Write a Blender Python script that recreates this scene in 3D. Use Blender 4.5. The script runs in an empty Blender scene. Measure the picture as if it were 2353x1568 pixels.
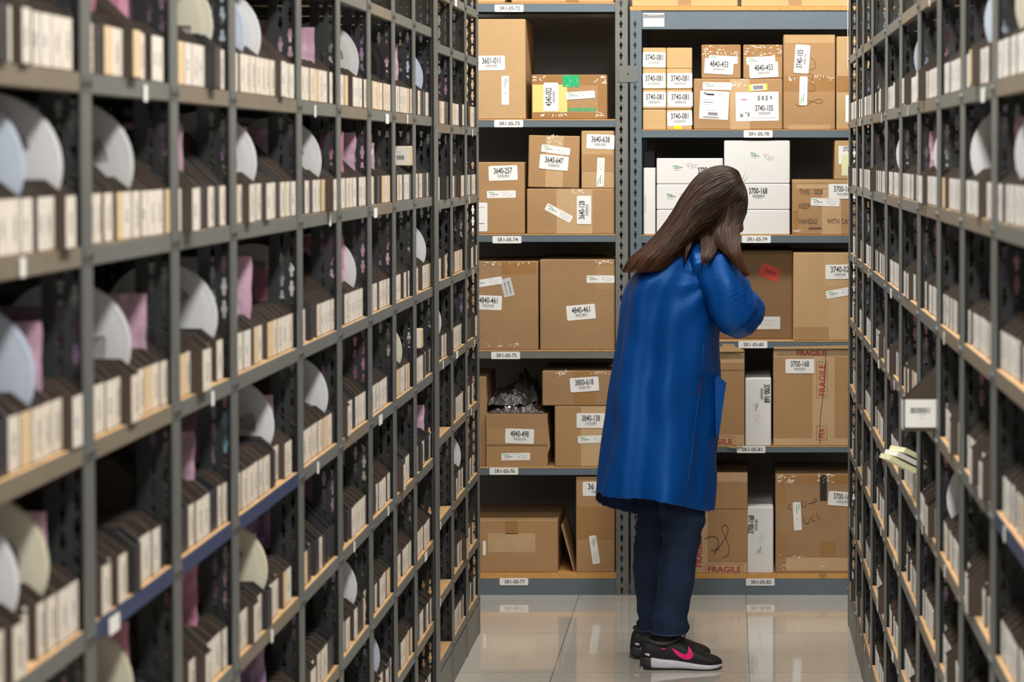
import bpy, bmesh, random
from math import *
from mathutils import Vector, Matrix, noise
sc = bpy.context.scene
COL = sc.collection
R = random.Random(7)
# ------------------------------------------------------------------ camera
F = 5556.0; PITCH = radians(2); EYE = 1.61
CPX, CPY = 1670.0, 355.0 + F*tan(PITCH)
cam = bpy.data.cameras.new('camera'); cam.sensor_width = 36; cam.lens = F/2353*36
cam.shift_x = (2353/2-CPX)/2353; cam.shift_y = (CPY-784)/2353
cam.dof.use_dof = True; cam.dof.focus_distance = 7.75; cam.dof.aperture_fstop = 6.0
cam.clip_start = .05
camo = bpy.data.objects.new('camera', cam); COL.objects.link(camo)
camo.location = (0, 0, EYE); camo.rotation_euler = (pi/2-PITCH, 0, 0); sc.camera = camo
# ------------------------------------------------------------------ world, exposure
w = bpy.data.worlds.new('world'); sc.world = w; w.use_nodes = True
w.node_tree.nodes['Background'].inputs[0].default_value = (.95, .97, 1, 1)
w.node_tree.nodes['Background'].inputs[1].default_value = .35
sc.view_settings.view_transform = 'Standard'; sc.view_settings.look = 'None'
sc.view_settings.exposure = 0.0; sc.view_settings.gamma = 1
# fluorescent fixtures: (x, y, length axis, power); their builder is below
FIX = [(-.02, -.4, 'y', 46), (-.02, 1.6, 'y', 46), (-.02, 3.6, 'y', 46), (-.02, 5.6, 'y', 42), (-.9, 7.75, 'x', 40), (.55, 7.75, 'x', 40)]  # the first one is added to brighten the near lower bins
FIXZ = 3.02
# ------------------------------------------------------------------ picture <-> place (only to measure positions)
_c, _s = cos(PITCH), sin(PITCH)
def ray(px, py):
    a = (px-CPX)/F; b = (CPY-py)/F
    return a, _c+b*_s, -_s+b*_c
def atY(px, py, Y):
    a, y, z = ray(px, py); t = Y/y; return (a*t, Y, EYE+z*t)
def project(X, Y, Z):
    z = Z-EYE; zc = Y*_c-z*_s; yc = z*_c+Y*_s
    return CPX+F*X/zc, CPY-F*yc/zc
# ------------------------------------------------------------------ materials
M = {}
def mat(name, col, rough=.6, metal=0., bump=0., bscale=80., var=0., vscale=6., spec=.5, coat=0., trans=0., alpha=1., sheen=0., emit=0., streak=None):
    m = bpy.data.materials.new(name); m.use_nodes = True; nt = m.node_tree; b = nt.nodes['Principled BSDF']
    b.inputs['Base Color'].default_value = (*col, 1); b.inputs['Roughness'].default_value = rough
    b.inputs['Metallic'].default_value = metal; b.inputs['Specular IOR Level'].default_value = spec
    b.inputs['Coat Weight'].default_value = coat; b.inputs['Transmission Weight'].default_value = trans
    b.inputs['Alpha'].default_value = alpha; b.inputs['Sheen Weight'].default_value = sheen
    if emit: b.inputs['Emission Color'].default_value = (*col, 1); b.inputs['Emission Strength'].default_value = emit
    tc = nt.nodes.new('ShaderNodeTexCoord')
    src = tc.outputs['Object']
    if streak:
        mp = nt.nodes.new('ShaderNodeMapping'); mp.inputs['Scale'].default_value = streak
        nt.links.new(src, mp.inputs[0]); src = mp.outputs[0]
    if var:
        n = nt.nodes.new('ShaderNodeTexNoise'); n.inputs['Scale'].default_value = vscale; n.inputs['Detail'].default_value = 6
        nt.links.new(src, n.inputs['Vector'])
        mx = nt.nodes.new('ShaderNodeMix'); mx.data_type = 'RGBA'
        mx.inputs['A'].default_value = (*[c*(1-var) for c in col], 1)
        mx.inputs['B'].default_value = (*[min(1, c*(1+var)) for c in col], 1)
        nt.links.new(n.outputs['Fac'], mx.inputs['Factor']); nt.links.new(mx.outputs['Result'], b.inputs['Base Color'])
    if bump:
        n2 = nt.nodes.new('ShaderNodeTexNoise'); n2.inputs['Scale'].default_value = bscale; n2.inputs['Detail'].default_value = 4
        nt.links.new(src, n2.inputs['Vector'])
        bp = nt.nodes.new('ShaderNodeBump'); bp.inputs['Strength'].default_value = bump; bp.inputs['Distance'].default_value = .003
        nt.links.new(n2.outputs['Fac'], bp.inputs['Height']); nt.links.new(bp.outputs[0], b.inputs['Normal'])
    M[name] = m; return m
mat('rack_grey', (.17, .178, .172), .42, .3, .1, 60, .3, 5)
mat('rack_dark', (.040, .046, .050), .45, .2, .1, 60, .3, 5)  # same grey rack paint, with the shade on the webs put into its colour
mat('rack_blue', (.13, .17, .205), .45, .2, .1, 60, .12, 5)
mat('rack_greygreen', (.18, .188, .175), .45, .25, .1, 60, .2, 5)
mat('lip_tan', (.21, .175, .13), .5, .1, .1, 60, .3, 8)
mat('lip_blue', (.035, .055, .13), .45, .1, .1, 60, .3, 8)
mat('back_board', (.24, .225, .205), .6, 0, 0, 60, .2, 3)
mat('back_sheet', (.035, .032, .028), .6, .1, 0, 60, .3, 3)
mat('fiberboard', (.5, .3, .13), .8, 0, .3, 300, .3, 60)
mat('fiberboard_orange', (.62, .33, .10), .75, 0, .3, 300, .25, 60)
mat('kraft', (.42, .25, .12), .75, 0, .25, 160, .14, 7, .3)
mat('kraft_light', (.52, .34, .17), .72, 0, .25, 160, .12, 7, .3)
mat('kraft_yellow', (.60, .40, .19), .72, 0, .2, 160, .1, 7, .3)
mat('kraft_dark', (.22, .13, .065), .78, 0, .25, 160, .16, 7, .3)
mat('kraft_worn', (.37, .225, .115), .75, 0, .35, 120, .3, 4, .3)
mat('tape_clear', (.56, .38, .21), .22, 0, .25, 30, .1, 20)
mat('tape_brown', (.36, .19, .07), .2, 0, .25, 30, .12, 20)
mat('tape_gloss', (.75, .66, .55), .12, 0, .9, 45, .25, 60)
mat('tape_green', (.02, .42, .17), .25, 0, .6, 50, .2, 30)
mat('tape_black', (.03, .028, .026), .2, 0, .6, 60, .5, 60)
mat('box_white', (.78, .78, .78), .6, 0, .08, 160, .03, 5, .3)
mat('paper', (.86, .86, .85), .5, 0, .05, 60, .03, 20)
mat('paper_grey', (.62, .62, .62), .6, 0, .1, 60, .1, 30)
mat('paper_yellow', (.78, .6, .2), .6, 0, .05, 60, .05, 20)
mat('paper_note', (.8, .8, .5), .6)
mat('sticker_yellow', (.95, .85, .02), .5)
mat('sticker_red', (.55, .05, .02), .4, 0, .3, 40, .2, 40)
mat('ink', (.03, .03, .035), .6)
mat('ink_grey', (.25, .25, .26), .6)
mat('ink_light', (.55, .55, .56), .6)
mat('ink_green', (.12, .5, .12), .6)
mat('ink_red', (.38, .02, .035), .6)
mat('pen_brown', (.14, .08, .04), .7)
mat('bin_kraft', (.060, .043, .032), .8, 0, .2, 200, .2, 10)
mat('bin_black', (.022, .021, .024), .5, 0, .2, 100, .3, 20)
mat('reel_white', (.74, .75, .78), .35, 0, .05, 20, .05, 8)
mat('reel_cream', (.72, .68, .55), .4, 0, .05, 20, .05, 8)
mat('reel_blue', (.55, .62, .75), .3, 0, .05, 20, .05, 8)
mat('reel_black', (.012, .012, .014), .3)
mat('reel_tape', (.45, .43, .42), .5, 0, .2, 200, .2, 50)
mat('bag_pink', (.68, .44, .58), .28, 0, .8, 25, .3, 12, alpha=.86)
mat('bag_rose', (.74, .34, .48), .28, 0, .8, 25, .3, 12, alpha=.86)
mat('bag_violet', (.38, .24, .42), .25, 0, .8, 25, .3, 12, alpha=.86)
mat('bag_blue', (.25, .5, .65), .3, 0, .8, 25, .3, 12, alpha=.9)
mat('foil', (.9, .9, .92), .2, 1, .9, 35, .5, 14)
mat('foil_dark', (.05, .045, .045), .15, .4, .9, 22, .4, 12)
mat('ceiling_white', (.7, .7, .68), .9, 0, .1, 60, .04, 4)
mat('wall_paint', (.45, .45, .43), .9, 0, .1, 60, .04, 2)
mat('lamp_white', (1, .98, .93), .5, emit=5.0)
mat('housing_white', (.8, .8, .8), .5)
mat('coat_blue', (.0006, .062, .30), .45, 0, .14, 900, .06, 12, .65)
M['coat_blue'].node_tree.nodes['Principled BSDF'].inputs['Specular Tint'].default_value = (.25, .55, 1, 1)
mat('coat_inside', (.002, .014, .08), .8)
mat('coat_seam', (.003, .09, .40), .6)
mat('maroon', (.06, .002, .014), .7)
mat('denim', (.012, .024, .060), .8, 0, .6, 500, .6, 11, .25)
mat('denim_seam', (.03, .045, .10), .8)
mat('sock', (.008, .008, .009), .9)
mat('skin', (.5, .27, .19), .5, 0, .1, 200, .06, 20)
mat('shoe_black', (.008, .008, .009), .6, 0, .25, 1200, .3, 60)
mat('shoe_grey', (.03, .03, .032), .5, 0, .2, 200)
mat('shoe_sole', (.66, .64, .72), .45, 0, .9, 55, .12, 60)
mat('logo_pink', (.95, .02, .22), .4)
mat('metal_bolt', (.14, .145, .14), .35, .6)
def strandmat(name, c1, c2):
    m = mat(name, c1, .48, 0, 0, spec=.25); nt = m.node_tree; b = nt.nodes['Principled BSDF']
    tc = nt.nodes.new('ShaderNodeAttribute'); tc.attribute_name = 'tint'; tc.attribute_type = 'GEOMETRY'
    mx = nt.nodes.new('ShaderNodeMix'); mx.data_type = 'RGBA'
    mx.inputs['A'].default_value = (*c1, 1); mx.inputs['B'].default_value = (*c2, 1)
    nt.links.new(tc.outputs['Fac'], mx.inputs['Factor']); nt.links.new(mx.outputs['Result'], b.inputs['Base Color'])
strandmat('hair', (.013, .0062, .0042), (.11, .045, .020))
# label stock of the parts bins: printed barcode column and small type, as ink on paper
def labelmat(name, base, edge):
    m = mat(name, base, .55); nt = m.node_tree; b = nt.nodes['Principled BSDF']; N = nt.nodes.new; L = nt.links.new
    tc = N('ShaderNodeTexCoord'); at = N('ShaderNodeAttribute'); at.attribute_name = 'print'; sp = N('ShaderNodeSeparateXYZ'); L(at.outputs['Vector'], sp.inputs[0])
    oi = N('ShaderNodeObjectInfo')
    def mth(op, a, b_=None):
        n = N('ShaderNodeMath'); n.operation = op
        for k, v in enumerate((a, b_)):
            if v is None: continue
            if isinstance(v, (int, float)): n.inputs[k].default_value = v
            else: L(v, n.inputs[k])
        return n.outputs[0]
    rnd = mth('FRACT', mth('ADD', oi.outputs['Random'], sp.outputs['X']))
    cen = mth('MULTIPLY', mth('SUBTRACT', rnd, .5), .014)
    y = mth('SUBTRACT', sp.outputs['Y'], cen)
    col = mth('LESS_THAN', mth('ABSOLUTE', y), .0052)
    zz = mth('SUBTRACT', sp.outputs['Z'], .033)
    zok = mth('LESS_THAN', mth('ABSOLUTE', zz), mth('ADD', mth('MULTIPLY', rnd, .014), .008))
    n1 = N('ShaderNodeTexNoise'); n1.noise_dimensions = '1D'; n1.inputs['Scale'].default_value = 700; n1.inputs['Detail'].default_value = 1
    L(mth('ADD', sp.outputs['Z'], mth('MULTIPLY', rnd, 9)), n1.inputs['W'])
    bars = mth('GREATER_THAN', n1.outputs['Fac'], .5)
    f1 = mth('MULTIPLY', mth('MULTIPLY', col, zok), bars)
    txt = mth('LESS_THAN', mth('ABSOLUTE', mth('SUBTRACT', y, .0095)), .0028)
    n2 = N('ShaderNodeTexNoise'); n2.noise_dimensions = '1D'; n2.inputs['Scale'].default_value = 330; n2.inputs['Detail'].default_value = 3
    L(mth('ADD', sp.outputs['Z'], mth('MULTIPLY', rnd, 31)), n2.inputs['W'])
    f2 = mth('MULTIPLY', mth('MULTIPLY', txt, mth('GREATER_THAN', n2.outputs['Fac'], .52)), .75)
    f = mth('MAXIMUM', f1, f2)
    n3 = N('ShaderNodeTexNoise'); n3.inputs['Scale'].default_value = 30; L(tc.outputs['Object'], n3.inputs['Vector'])
    m0 = N('ShaderNodeMix'); m0.data_type = 'RGBA'; m0.inputs['A'].default_value = (*base, 1); m0.inputs['B'].default_value = (*edge, 1)
    L(mth('MULTIPLY', mth('ADD', rnd, n3.outputs['Fac']), .5), m0.inputs['Factor'])
    mx = N('ShaderNodeMix'); mx.data_type = 'RGBA'; L(m0.outputs['Result'], mx.inputs['A']); mx.inputs['B'].default_value = (.05, .05, .055, 1)
    L(f, mx.inputs['Factor']); L(mx.outputs['Result'], b.inputs['Base Color'])
labelmat('label_cream', (.78, .74, .70), (.72, .62, .50))
labelmat('label_white', (.84, .83, .81), (.74, .72, .69))
mat('label_paper', (.78, .74, .68), .55)
mat('label_kraft', (.70, .52, .32), .6, 0, .1, 60, .12, 30)
mat('label_black', (.04, .037, .042), .35, 0, .3, 60, .6, 40)
# floor: 12 inch vinyl tiles, fine seams, waxed
def floormat():
    m = mat('floor_tile', (.52, .50, .46), .16, 0, 0, spec=.5, coat=.6); nt = m.node_tree; b = nt.nodes['Principled BSDF']; N = nt.nodes.new; L = nt.links.new
    tc = N('ShaderNodeTexCoord'); mp = N('ShaderNodeMapping'); mp.inputs['Location'].default_value = (.54, -.15, 0); L(tc.outputs['Object'], mp.inputs[0])
    br = N('ShaderNodeTexBrick'); br.offset = 0; br.inputs['Scale'].default_value = 1; br.inputs['Brick Width'].default_value = .6096
    br.inputs['Row Height'].default_value = .6096; br.inputs['Mortar Size'].default_value = .0016
    br.inputs['Color1'].default_value = (.60, .565, .51, 1); br.inputs['Color2'].default_value = (.65, .615, .555, 1); br.inputs['Mortar'].default_value = (.2, .18, .16, 1)
    L(mp.outputs[0], br.inputs['Vector'])
    n = N('ShaderNodeTexNoise'); n.inputs['Scale'].default_value = 90; n.inputs['Detail'].default_value = 8; L(tc.outputs['Object'], n.inputs['Vector'])
    mx = N('ShaderNodeMix'); mx.data_type = 'RGBA'; mx.blend_type = 'OVERLAY'; mx.inputs['Factor'].default_value = .35
    L(br.outputs['Color'], mx.inputs['A']); L(n.outputs['Fac'], mx.inputs['B']); L(mx.outputs['Result'], b.inputs['Base Color'])
    n2 = N('ShaderNodeTexNoise'); n2.inputs['Scale'].default_value = 3; L(tc.outputs['Object'], n2.inputs['Vector'])
    mr = N('ShaderNodeMapRange'); mr.inputs['To Min'].default_value = .07; mr.inputs['To Max'].default_value = .13
    L(n2.outputs['Fac'], mr.inputs[0]); L(mr.outputs[0], b.inputs['Roughness'])
floormat()
# ------------------------------------------------------------------ mesh building
FONT = {}
def glyphs(s):
    if s not in FONT:
        cu = bpy.data.curves.new('t', 'FONT'); cu.body = s; cu.size = 1; cu.resolution_u = 3; cu.offset = .018
        ob = bpy.data.objects.new('t', cu); COL.objects.link(ob)
        me = bpy.data.meshes.new_from_object(ob.evaluated_get(bpy.context.evaluated_depsgraph_get()))
        vs = [(v.co.x, v.co.y) for v in me.vertices]; fs = [tuple(p.vertices) for p in me.polygons]
        bpy.data.objects.remove(ob); bpy.data.curves.remove(cu); bpy.data.meshes.remove(me)
        x0 = min(v[0] for v in vs); x1 = max(v[0] for v in vs); y0 = min(v[1] for v in vs); y1 = max(v[1] for v in vs)
        FONT[s] = ([((a-x0)/(x1-x0)-.5, (b-y0)/(y1-y0)-.5) for a, b in vs], fs)
    return FONT[s]
class MB:
    def __init__(s): s.v = []; s.f = []; s.m = []; s.sm = []; s.tint = []; s.uv = []
    def add(s, vs, fs, m, smooth=False):
        o = len(s.v); s.v += [tuple(p) for p in vs]
        for f in fs: s.f.append([i+o for i in f]); s.m.append(m); s.sm.append(smooth)
        return s
    def box(s, x0, x1, y0, y1, z0, z1, m):
        v = [(x, y, z) for x in (x0, x1) for y in (y0, y1) for z in (z0, z1)]
        return s.add(v, [(0, 1, 3, 2), (4, 6, 7, 5), (0, 4, 5, 1), (2, 3, 7, 6), (0, 2, 6, 4), (1, 5, 7, 3)], m)
    def bbox(s, x0, x1, y0, y1, z0, z1, m, b=.004, taper=0, skew=0):      # box with chamfered edges
        def ring(z, i):
            return [(x0+i+b, y0+i, z), (x1-i-b, y0+i, z), (x1-i, y0+i+b, z), (x1-i, y1-i-b, z), (x1-i-b, y1-i, z), (x0+i+b, y1-i, z), (x0+i, y1-i-b, z), (x0+i, y0+i+b, z)]
        vs = ring(z0, b*.7)+ring(z0+b, 0)+ring(z1-b, 0)+ring(z1, b*.7)
        fs = [(k*8+i, k*8+(i+1) % 8, k*8+8+(i+1) % 8, k*8+8+i) for k in range(3) for i in range(8)]
        fs += [tuple(range(7, -1, -1)), tuple(range(24, 32))]
        return s.add(vs, fs, m)
    def prism(s, pts, d0, d1, ax, m):           # polygon extruded along ax ('x','y','z')
        n = len(pts)
        def p(a, b, d): return {'x': (d, a, b), 'y': (a, d, b), 'z': (a, b, d)}[ax]
        vs = [p(a, b, d0) for a, b in pts]+[p(a, b, d1) for a, b in pts]
        return s.add(vs, [tuple(range(n)), tuple(range(2*n-1, n-1, -1))]+[(i, (i+1) % n, n+(i+1) % n, n+i) for i in range(n)], m)
    def loft(s, rings, m, smooth=True, cap=True):
        n = len(rings[0]); vs = [p for r in rings for p in r]
        fs = [(k*n+i, k*n+(i+1) % n, (k+1)*n+(i+1) % n, (k+1)*n+i) for k in range(len(rings)-1) for i in range(n)]
        if cap: fs += [tuple(range(n-1, -1, -1)), tuple(range((len(rings)-1)*n, len(rings)*n))]
        return s.add(vs, fs, m, smooth)
    def tube(s, pts, r, m, n=8, smooth=True, cap=True):
        pts = [Vector(p) for p in pts]; rr = r if isinstance(r, (list, tuple)) else [r]*len(pts)
        rings = []; up = Vector((0, 0, 1))
        for i, p in enumerate(pts):
            t = (pts[min(i+1, len(pts)-1)]-pts[max(i-1, 0)]).normalized()
            a = t.cross(up)
            if a.length < .1: a = t.cross(Vector((0, 1, 0)))
            a.normalize(); b = t.cross(a)
            rings.append([tuple(p+(a*cos(2*pi*k/n)+b*sin(2*pi*k/n))*rr[i]) for k in range(n)])
        return s.loft(rings, m, smooth, cap)
    # things printed on a front face (local x right, z up, y towards the back)
    def card(s, cx, cz, w_, h_, rot, y, th, m, cut=0):
        c, q = cos(radians(rot)), sin(radians(rot))
        pl = [(-w_/2, -h_/2), (w_/2, -h_/2), (w_/2, h_/2), (-w_/2, h_/2)]
        if cut:
            k = min(w_, h_)*cut
            pl = [(-w_/2+k, -h_/2), (w_/2-k, -h_/2), (w_/2, -h_/2+k), (w_/2, h_/2-k), (w_/2-k, h_/2), (-w_/2+k, h_/2), (-w_/2, h_/2-k), (-w_/2, -h_/2+k)]
        return s.prism([(cx+u*c-v*q, cz+u*q+v*c) for u, v in pl], y, y-th, 'y', m)
    def text(s, t, cx, cz, w_, h_, rot, y, m):
        vs, fs = glyphs(t); c, q = cos(radians(rot)), sin(radians(rot))
        return s.add([(cx+u*w_*c-v*h_*q, y, cz+u*w_*q+v*h_*c) for u, v in vs], fs, m)
    def build(s, name, parent=None, org=None, mods=None):
        me = bpy.data.meshes.new(name)
        o_ = Vector(org) if org is not None else (parent['_o'] if parent and '_o' in parent else Vector((0, 0, 0)))
        o_ = Vector(o_)
        me.from_pydata([(v[0]-o_.x, v[1]-o_.y, v[2]-o_.z) for v in s.v], [], s.f)
        keys = list(dict.fromkeys(s.m)) or ['paper']
        for k in keys: me.materials.append(M[k])
        ix = {k: i for i, k in enumerate(keys)}
        me.polygons.foreach_set('material_index', [ix[k] for k in s.m])
        me.polygons.foreach_set('use_smooth', s.sm)
        if s.tint:
            a = me.attributes.new('tint', 'FLOAT', 'POINT'); a.data.foreach_set('value', s.tint)
        if s.uv:
            a = me.attributes.new('print', 'FLOAT_VECTOR', 'POINT'); a.data.foreach_set('vector', [c for u in s.uv for c in u])
        me.update()
        bm = bmesh.new(); bm.from_mesh(me); bmesh.ops.recalc_face_normals(bm, faces=bm.faces); bm.to_mesh(me); bm.free()
        ob = bpy.data.objects.new(name, me); COL.objects.link(ob)
        if parent: ob.parent = parent
        elif org is not None: ob.location = o_
        return ob
ORG = {}
def empty(name, loc, rz=0):
    o = bpy.data.objects.new(name, None); COL.objects.link(o); o.location = loc; o.rotation_euler = (0, 0, rz); return o
def tag(o, label=None, cat=None, group=None, kind=None):
    if label: o['label'] = label
    if cat: o['category'] = cat
    if group: o['group'] = group
    if kind: o['kind'] = kind
    return o
def struct(name, mb): return tag(mb.build(name), kind='structure')
# ------------------------------------------------------------------ the room
struct('floor', MB().box(-4, 4, -1.5, 10.6, -.05, 0, 'floor_tile'))
struct('ceiling', MB().box(-4, 4, -1.5, 10.6, 3.1, 3.15, 'ceiling_white'))
struct('wall_back', MB().box(-4, 4, 10.5, 10.6, 0, 3.1, 'wall_paint'))
struct('wall_front', MB().box(-4, 4, -1.6, -1.5, 0, 3.1, 'wall_paint'))
struct('wall_left', MB().box(-4.1, -4, -1.5, 10.6, 0, 3.1, 'wall_paint'))
struct('wall_right', MB().box(4, 4.1, -1.5, 10.6, 0, 3.1, 'wall_paint'))
for i, (x, y, ax, pw) in enumerate(FIX):
    g = empty('ceiling_light', (x, y, FIXZ), 0 if ax == 'x' else pi/2)
    tag(g, ['fluorescent ceiling fixture over the aisle, above the camera itself', 'fluorescent ceiling fixture over the aisle, nearest in front of the camera', 'fluorescent ceiling fixture over the aisle, second from the camera', 'fluorescent ceiling fixture over the aisle, third from the camera',
        'crosswise fluorescent fixture above the box shelf SR1-0S-72', 'crosswise fluorescent fixture above the box shelf SR1-0S-78'][i], 'ceiling light')
    MB().prism([(-.11, .08), (.11, .08), (.14, 0), (-.14, 0)], -.62, .62, 'x', 'housing_white').build('housing', g)
    for dy in (-.05, .05):
        t = MB().tube([(-.6, dy, -.02), (.6, dy, -.02)], .013, 'lamp_white', 12).build('tube', g)
    ld = bpy.data.lights.new('lamp', 'AREA'); ld.shape = 'RECTANGLE'; ld.size = 1.2; ld.size_y = .26; ld.energy = pw; ld.color = (1, .965, .90)
    lo = bpy.data.objects.new('lamp', ld); COL.objects.link(lo); lo.parent = g; lo.location = (0, 0, -.045)
# ------------------------------------------------------------------ aisle racks
XL, XR = -.83, .415
DEP = .40
def star(r):        # closed outline around (0,0) as (u, v)
    return r
CLOVER = [(.0014, .0155), (.0034, .0115), (.0026, .0065), (.0050, .0025), (.0050, -.0025), (.0026, -.0065), (.0032, -.0115), (.0014, -.0155)]
CLOVER = CLOVER+[(-a, b) for a, b in reversed(CLOVER)]
def punched(mb, u0, u1, v0, v1, hole, put, th, m):
    """sheet from u0..u1 x v0..v1 with one punched hole in the middle; put(u, v, d) gives the point"""
    cu, cv = (u0+u1)/2, (v0+v1)/2; hw, hh = (u1-u0)/2, (v1-v0)/2
    n = len(hole); out = []
    for a, b in hole:
        k = min(hw/abs(a) if a else 1e9, hh/abs(b) if b else 1e9); out.append((a*k, b*k))
    # make sure the four corners are kept
    for sx, sy in ((1, 1), (1, -1), (-1, -1), (-1, 1)):
        j = min(range(n), key=lambda i: abs(out[i][0]-sx*hw)+abs(out[i][1]-sy*hh)); out[j] = (sx*hw, sy*hh)
    vs = []
    for d in (0, th):
        vs += [put(cu+a, cv+b, d) for a, b in hole]+[put(cu+a, cv+b, d) for a, b in out]
    fs = []
    for i in range(n):
        j = (i+1) % n
        fs += [(i, j, n+j, n+i), (2*n+i, 3*n+i, 3*n+j, 2*n+j), (i, 2*n+i, 2*n+j, j)]
    mb.add(vs, fs, m)
POSTH = 2.46
def post_mesh(width=.046, proud=0., name='post'):
    mb = MB()
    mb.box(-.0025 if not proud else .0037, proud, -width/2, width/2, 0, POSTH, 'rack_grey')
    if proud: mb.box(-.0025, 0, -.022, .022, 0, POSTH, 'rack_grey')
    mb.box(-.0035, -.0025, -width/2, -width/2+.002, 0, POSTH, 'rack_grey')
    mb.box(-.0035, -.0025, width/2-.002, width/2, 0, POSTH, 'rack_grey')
    nt = int(POSTH/.038)-1
    for k in range(nt):
        z = k*.038
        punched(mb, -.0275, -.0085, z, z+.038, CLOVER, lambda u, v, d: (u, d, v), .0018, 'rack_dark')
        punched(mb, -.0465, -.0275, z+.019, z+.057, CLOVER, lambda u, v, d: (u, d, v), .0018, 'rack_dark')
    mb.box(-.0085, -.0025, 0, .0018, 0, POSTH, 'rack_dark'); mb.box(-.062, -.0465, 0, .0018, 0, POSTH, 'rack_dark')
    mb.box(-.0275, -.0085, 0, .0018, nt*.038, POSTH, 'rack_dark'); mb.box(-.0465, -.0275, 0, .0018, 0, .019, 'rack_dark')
    o = mb.build(name); me = o.data; bpy.data.objects.remove(o); return me
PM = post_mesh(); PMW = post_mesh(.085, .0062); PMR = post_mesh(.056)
def shelf_meshes(bw, lip):
    mb = MB()       # local: front at x=0, towards -x, y 0..bw, z=0 lip centre
    y0, y1 = .029, bw-.029
    mb.box(-.0025, -.0012, y0, y1, -.0125, .0125, lip)
    mb.box(-DEP, -.0025, y0, y1, .001, .0025, 'rack_grey')
    mb.box(-DEP, -DEP+.0015, y0, y1, -.014, .001, 'rack_grey')
    mb.box(-.014, -.0025, y0, y1, -.014, -.0125, lip)
    for y in (.012, bw-.012):
        mb.tube([(.0003, y, 0), (.0035, y, 0)], .0065, 'metal_bolt', 6, False)
        mb.box(.0002, .0009, y-.011, y+.011, -.012, .012, 'rack_grey')
    b = MB().box(-DEP+.004, -.003, y0, y1, .0026, .0125, 'fiberboard')
    a = mb.build('shelf'); c = b.build('shelf_board'); r = (a.data, c.data)
    bpy.data.objects.remove(a); bpy.data.objects.remove(c); return r
ZA = [.06, .27, .502, .737, .980, 1.222, 1.478, 1.703, 1.953, 2.2, 2.42]
ZB = [.123, .312, .535, .775, .995, 1.229, 1.464, 1.686, 1.917, 2.076, 2.42]
ZR = [.13, .36, .597, .818, 1.044, 1.265, 1.493, 1.712, 1.93, 2.15, 2.42]
UL = [([2.69, 3.14, 3.64], ZA), ([3.64, 4.072, 4.705], ZA), ([4.705, 5.182, 5.626], ZA), ([5.626, 6.04, 6.436, 6.868], ZA), ([6.868, 7.305, 7.708, 8.073], ZB)]
UR = [([3.218, 3.766, 4.277], ZR), ([4.277, 4.754, 5.241], ZR), ([5.241, 5.796, 6.321], ZR), ([6.321, 6.931, 7.398], ZR), ([7.398, 7.747, 8.218], ZR)]
BLUE = {('L', 1, 3), ('L', 1, 4), ('L', 2, 4), ('L', 3, 4), ('R', 0, 4)}
ORDW = ['first', 'second', 'third', 'fourth', 'fifth', 'sixth', 'seventh', 'eighth', 'ninth', 'tenth', 'eleventh', 'twelfth', 'thirteenth', 'fourteenth', 'fifteenth', 'sixteenth']
def link(name, me, parent, loc=(0, 0, 0), rz=0):
    o = bpy.data.objects.new(name, me); COL.objects.link(o); o.parent = parent; o.location = loc; o.rotation_euler = (0, 0, rz); return o
CELLS = []      # (side, bay, row, y0, y1, ztop, head)
def unit(side, k, ys, Z, bay0, desc):
    X = XL if side == 'L' else XR; sg = 1 if side == 'L' else -1
    g = empty('shelving_unit', (X, ys[0] if sg > 0 else ys[-1], 0), 0 if sg > 0 else pi)
    tag(g, desc, 'shelving unit', 'steel shelving units of the long cream-label rack' if sg > 0 else 'steel shelving units of the white-label rack')
    L = ys[-1]-ys[0]
    loc = [(y-ys[0]) if sg > 0 else (ys[-1]-y) for y in ys]
    posts = list(loc) if k == 0 else loc[1:]
    if side == 'L' and k == 4: posts = loc[1:]
    for y in posts:
        wide = side == 'L' and abs(y+ys[0]-6.868) < .01
        link('post', PMW if wide else PM if sg > 0 else PMR, g, (0, y, 0))
    for y in ([0, L] if (k == 0) else ([L] if sg > 0 else [0])): link('rear_post', PM, g, (-DEP-.004, y, 0), pi)
    BS = MB().box(-DEP-.008, -DEP-.005, .01, L-.01, .02, POSTH-.02, 'back_sheet').build('back_panel', g)
    order = list(zip(ys[:-1], ys[1:]))
    for b, (ya, yb) in enumerate(order):
        bay = bay0+b
        lo = (ya-ys[0]) if sg > 0 else (ys[-1]-yb)
        for r, z in enumerate(Z):
            lip = 'lip_blue' if (side, bay, r) in BLUE else ('lip_tan' if R.random() < (.3 if side == 'L' else .5) else 'rack_greygreen')
            a, c = shelf_meshes(yb-ya, lip)
            s = link('shelf', a, g, (0, lo, z)); link('board', c, s)
            if R.random() < .3:
                t = MB().card(0, 0, .02 if R.random() < .7 else .055, .0235, 0, 0, .0006, 'paper', .1).build('tag', s)
                t.rotation_euler = (0, 0, pi/2); t.location = (0.0002, .08+R.random()*(yb-ya-.2), R.choice((-.001, -.006)))
            if r < len(Z)-1: CELLS.append((side, bay, r, ya, yb, z+.0125, Z[r+1]-.016))
        lo_z = Z[0]-.02
        MB().box(-.004, -.0015, lo+.031, lo+(yb-ya)-.031, 0, lo_z, 'rack_greygreen').build('kick_plate', g)
bay = 0
dL = ['grey steel shelving unit of the cream-label rack, nearest the camera', 'grey steel shelving unit of the cream-label rack, second from the camera', 'grey steel shelving unit of the cream-label rack, third from the camera', 'three-bay steel shelving unit of the cream-label rack ending at the wide double post', 'last steel shelving unit of the cream-label rack, beside the box shelves']
for k, (ys, Z) in enumerate(UL): unit('L', k, ys, Z, bay, dL[k]); bay += len(ys)-1
bay = 0
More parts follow.
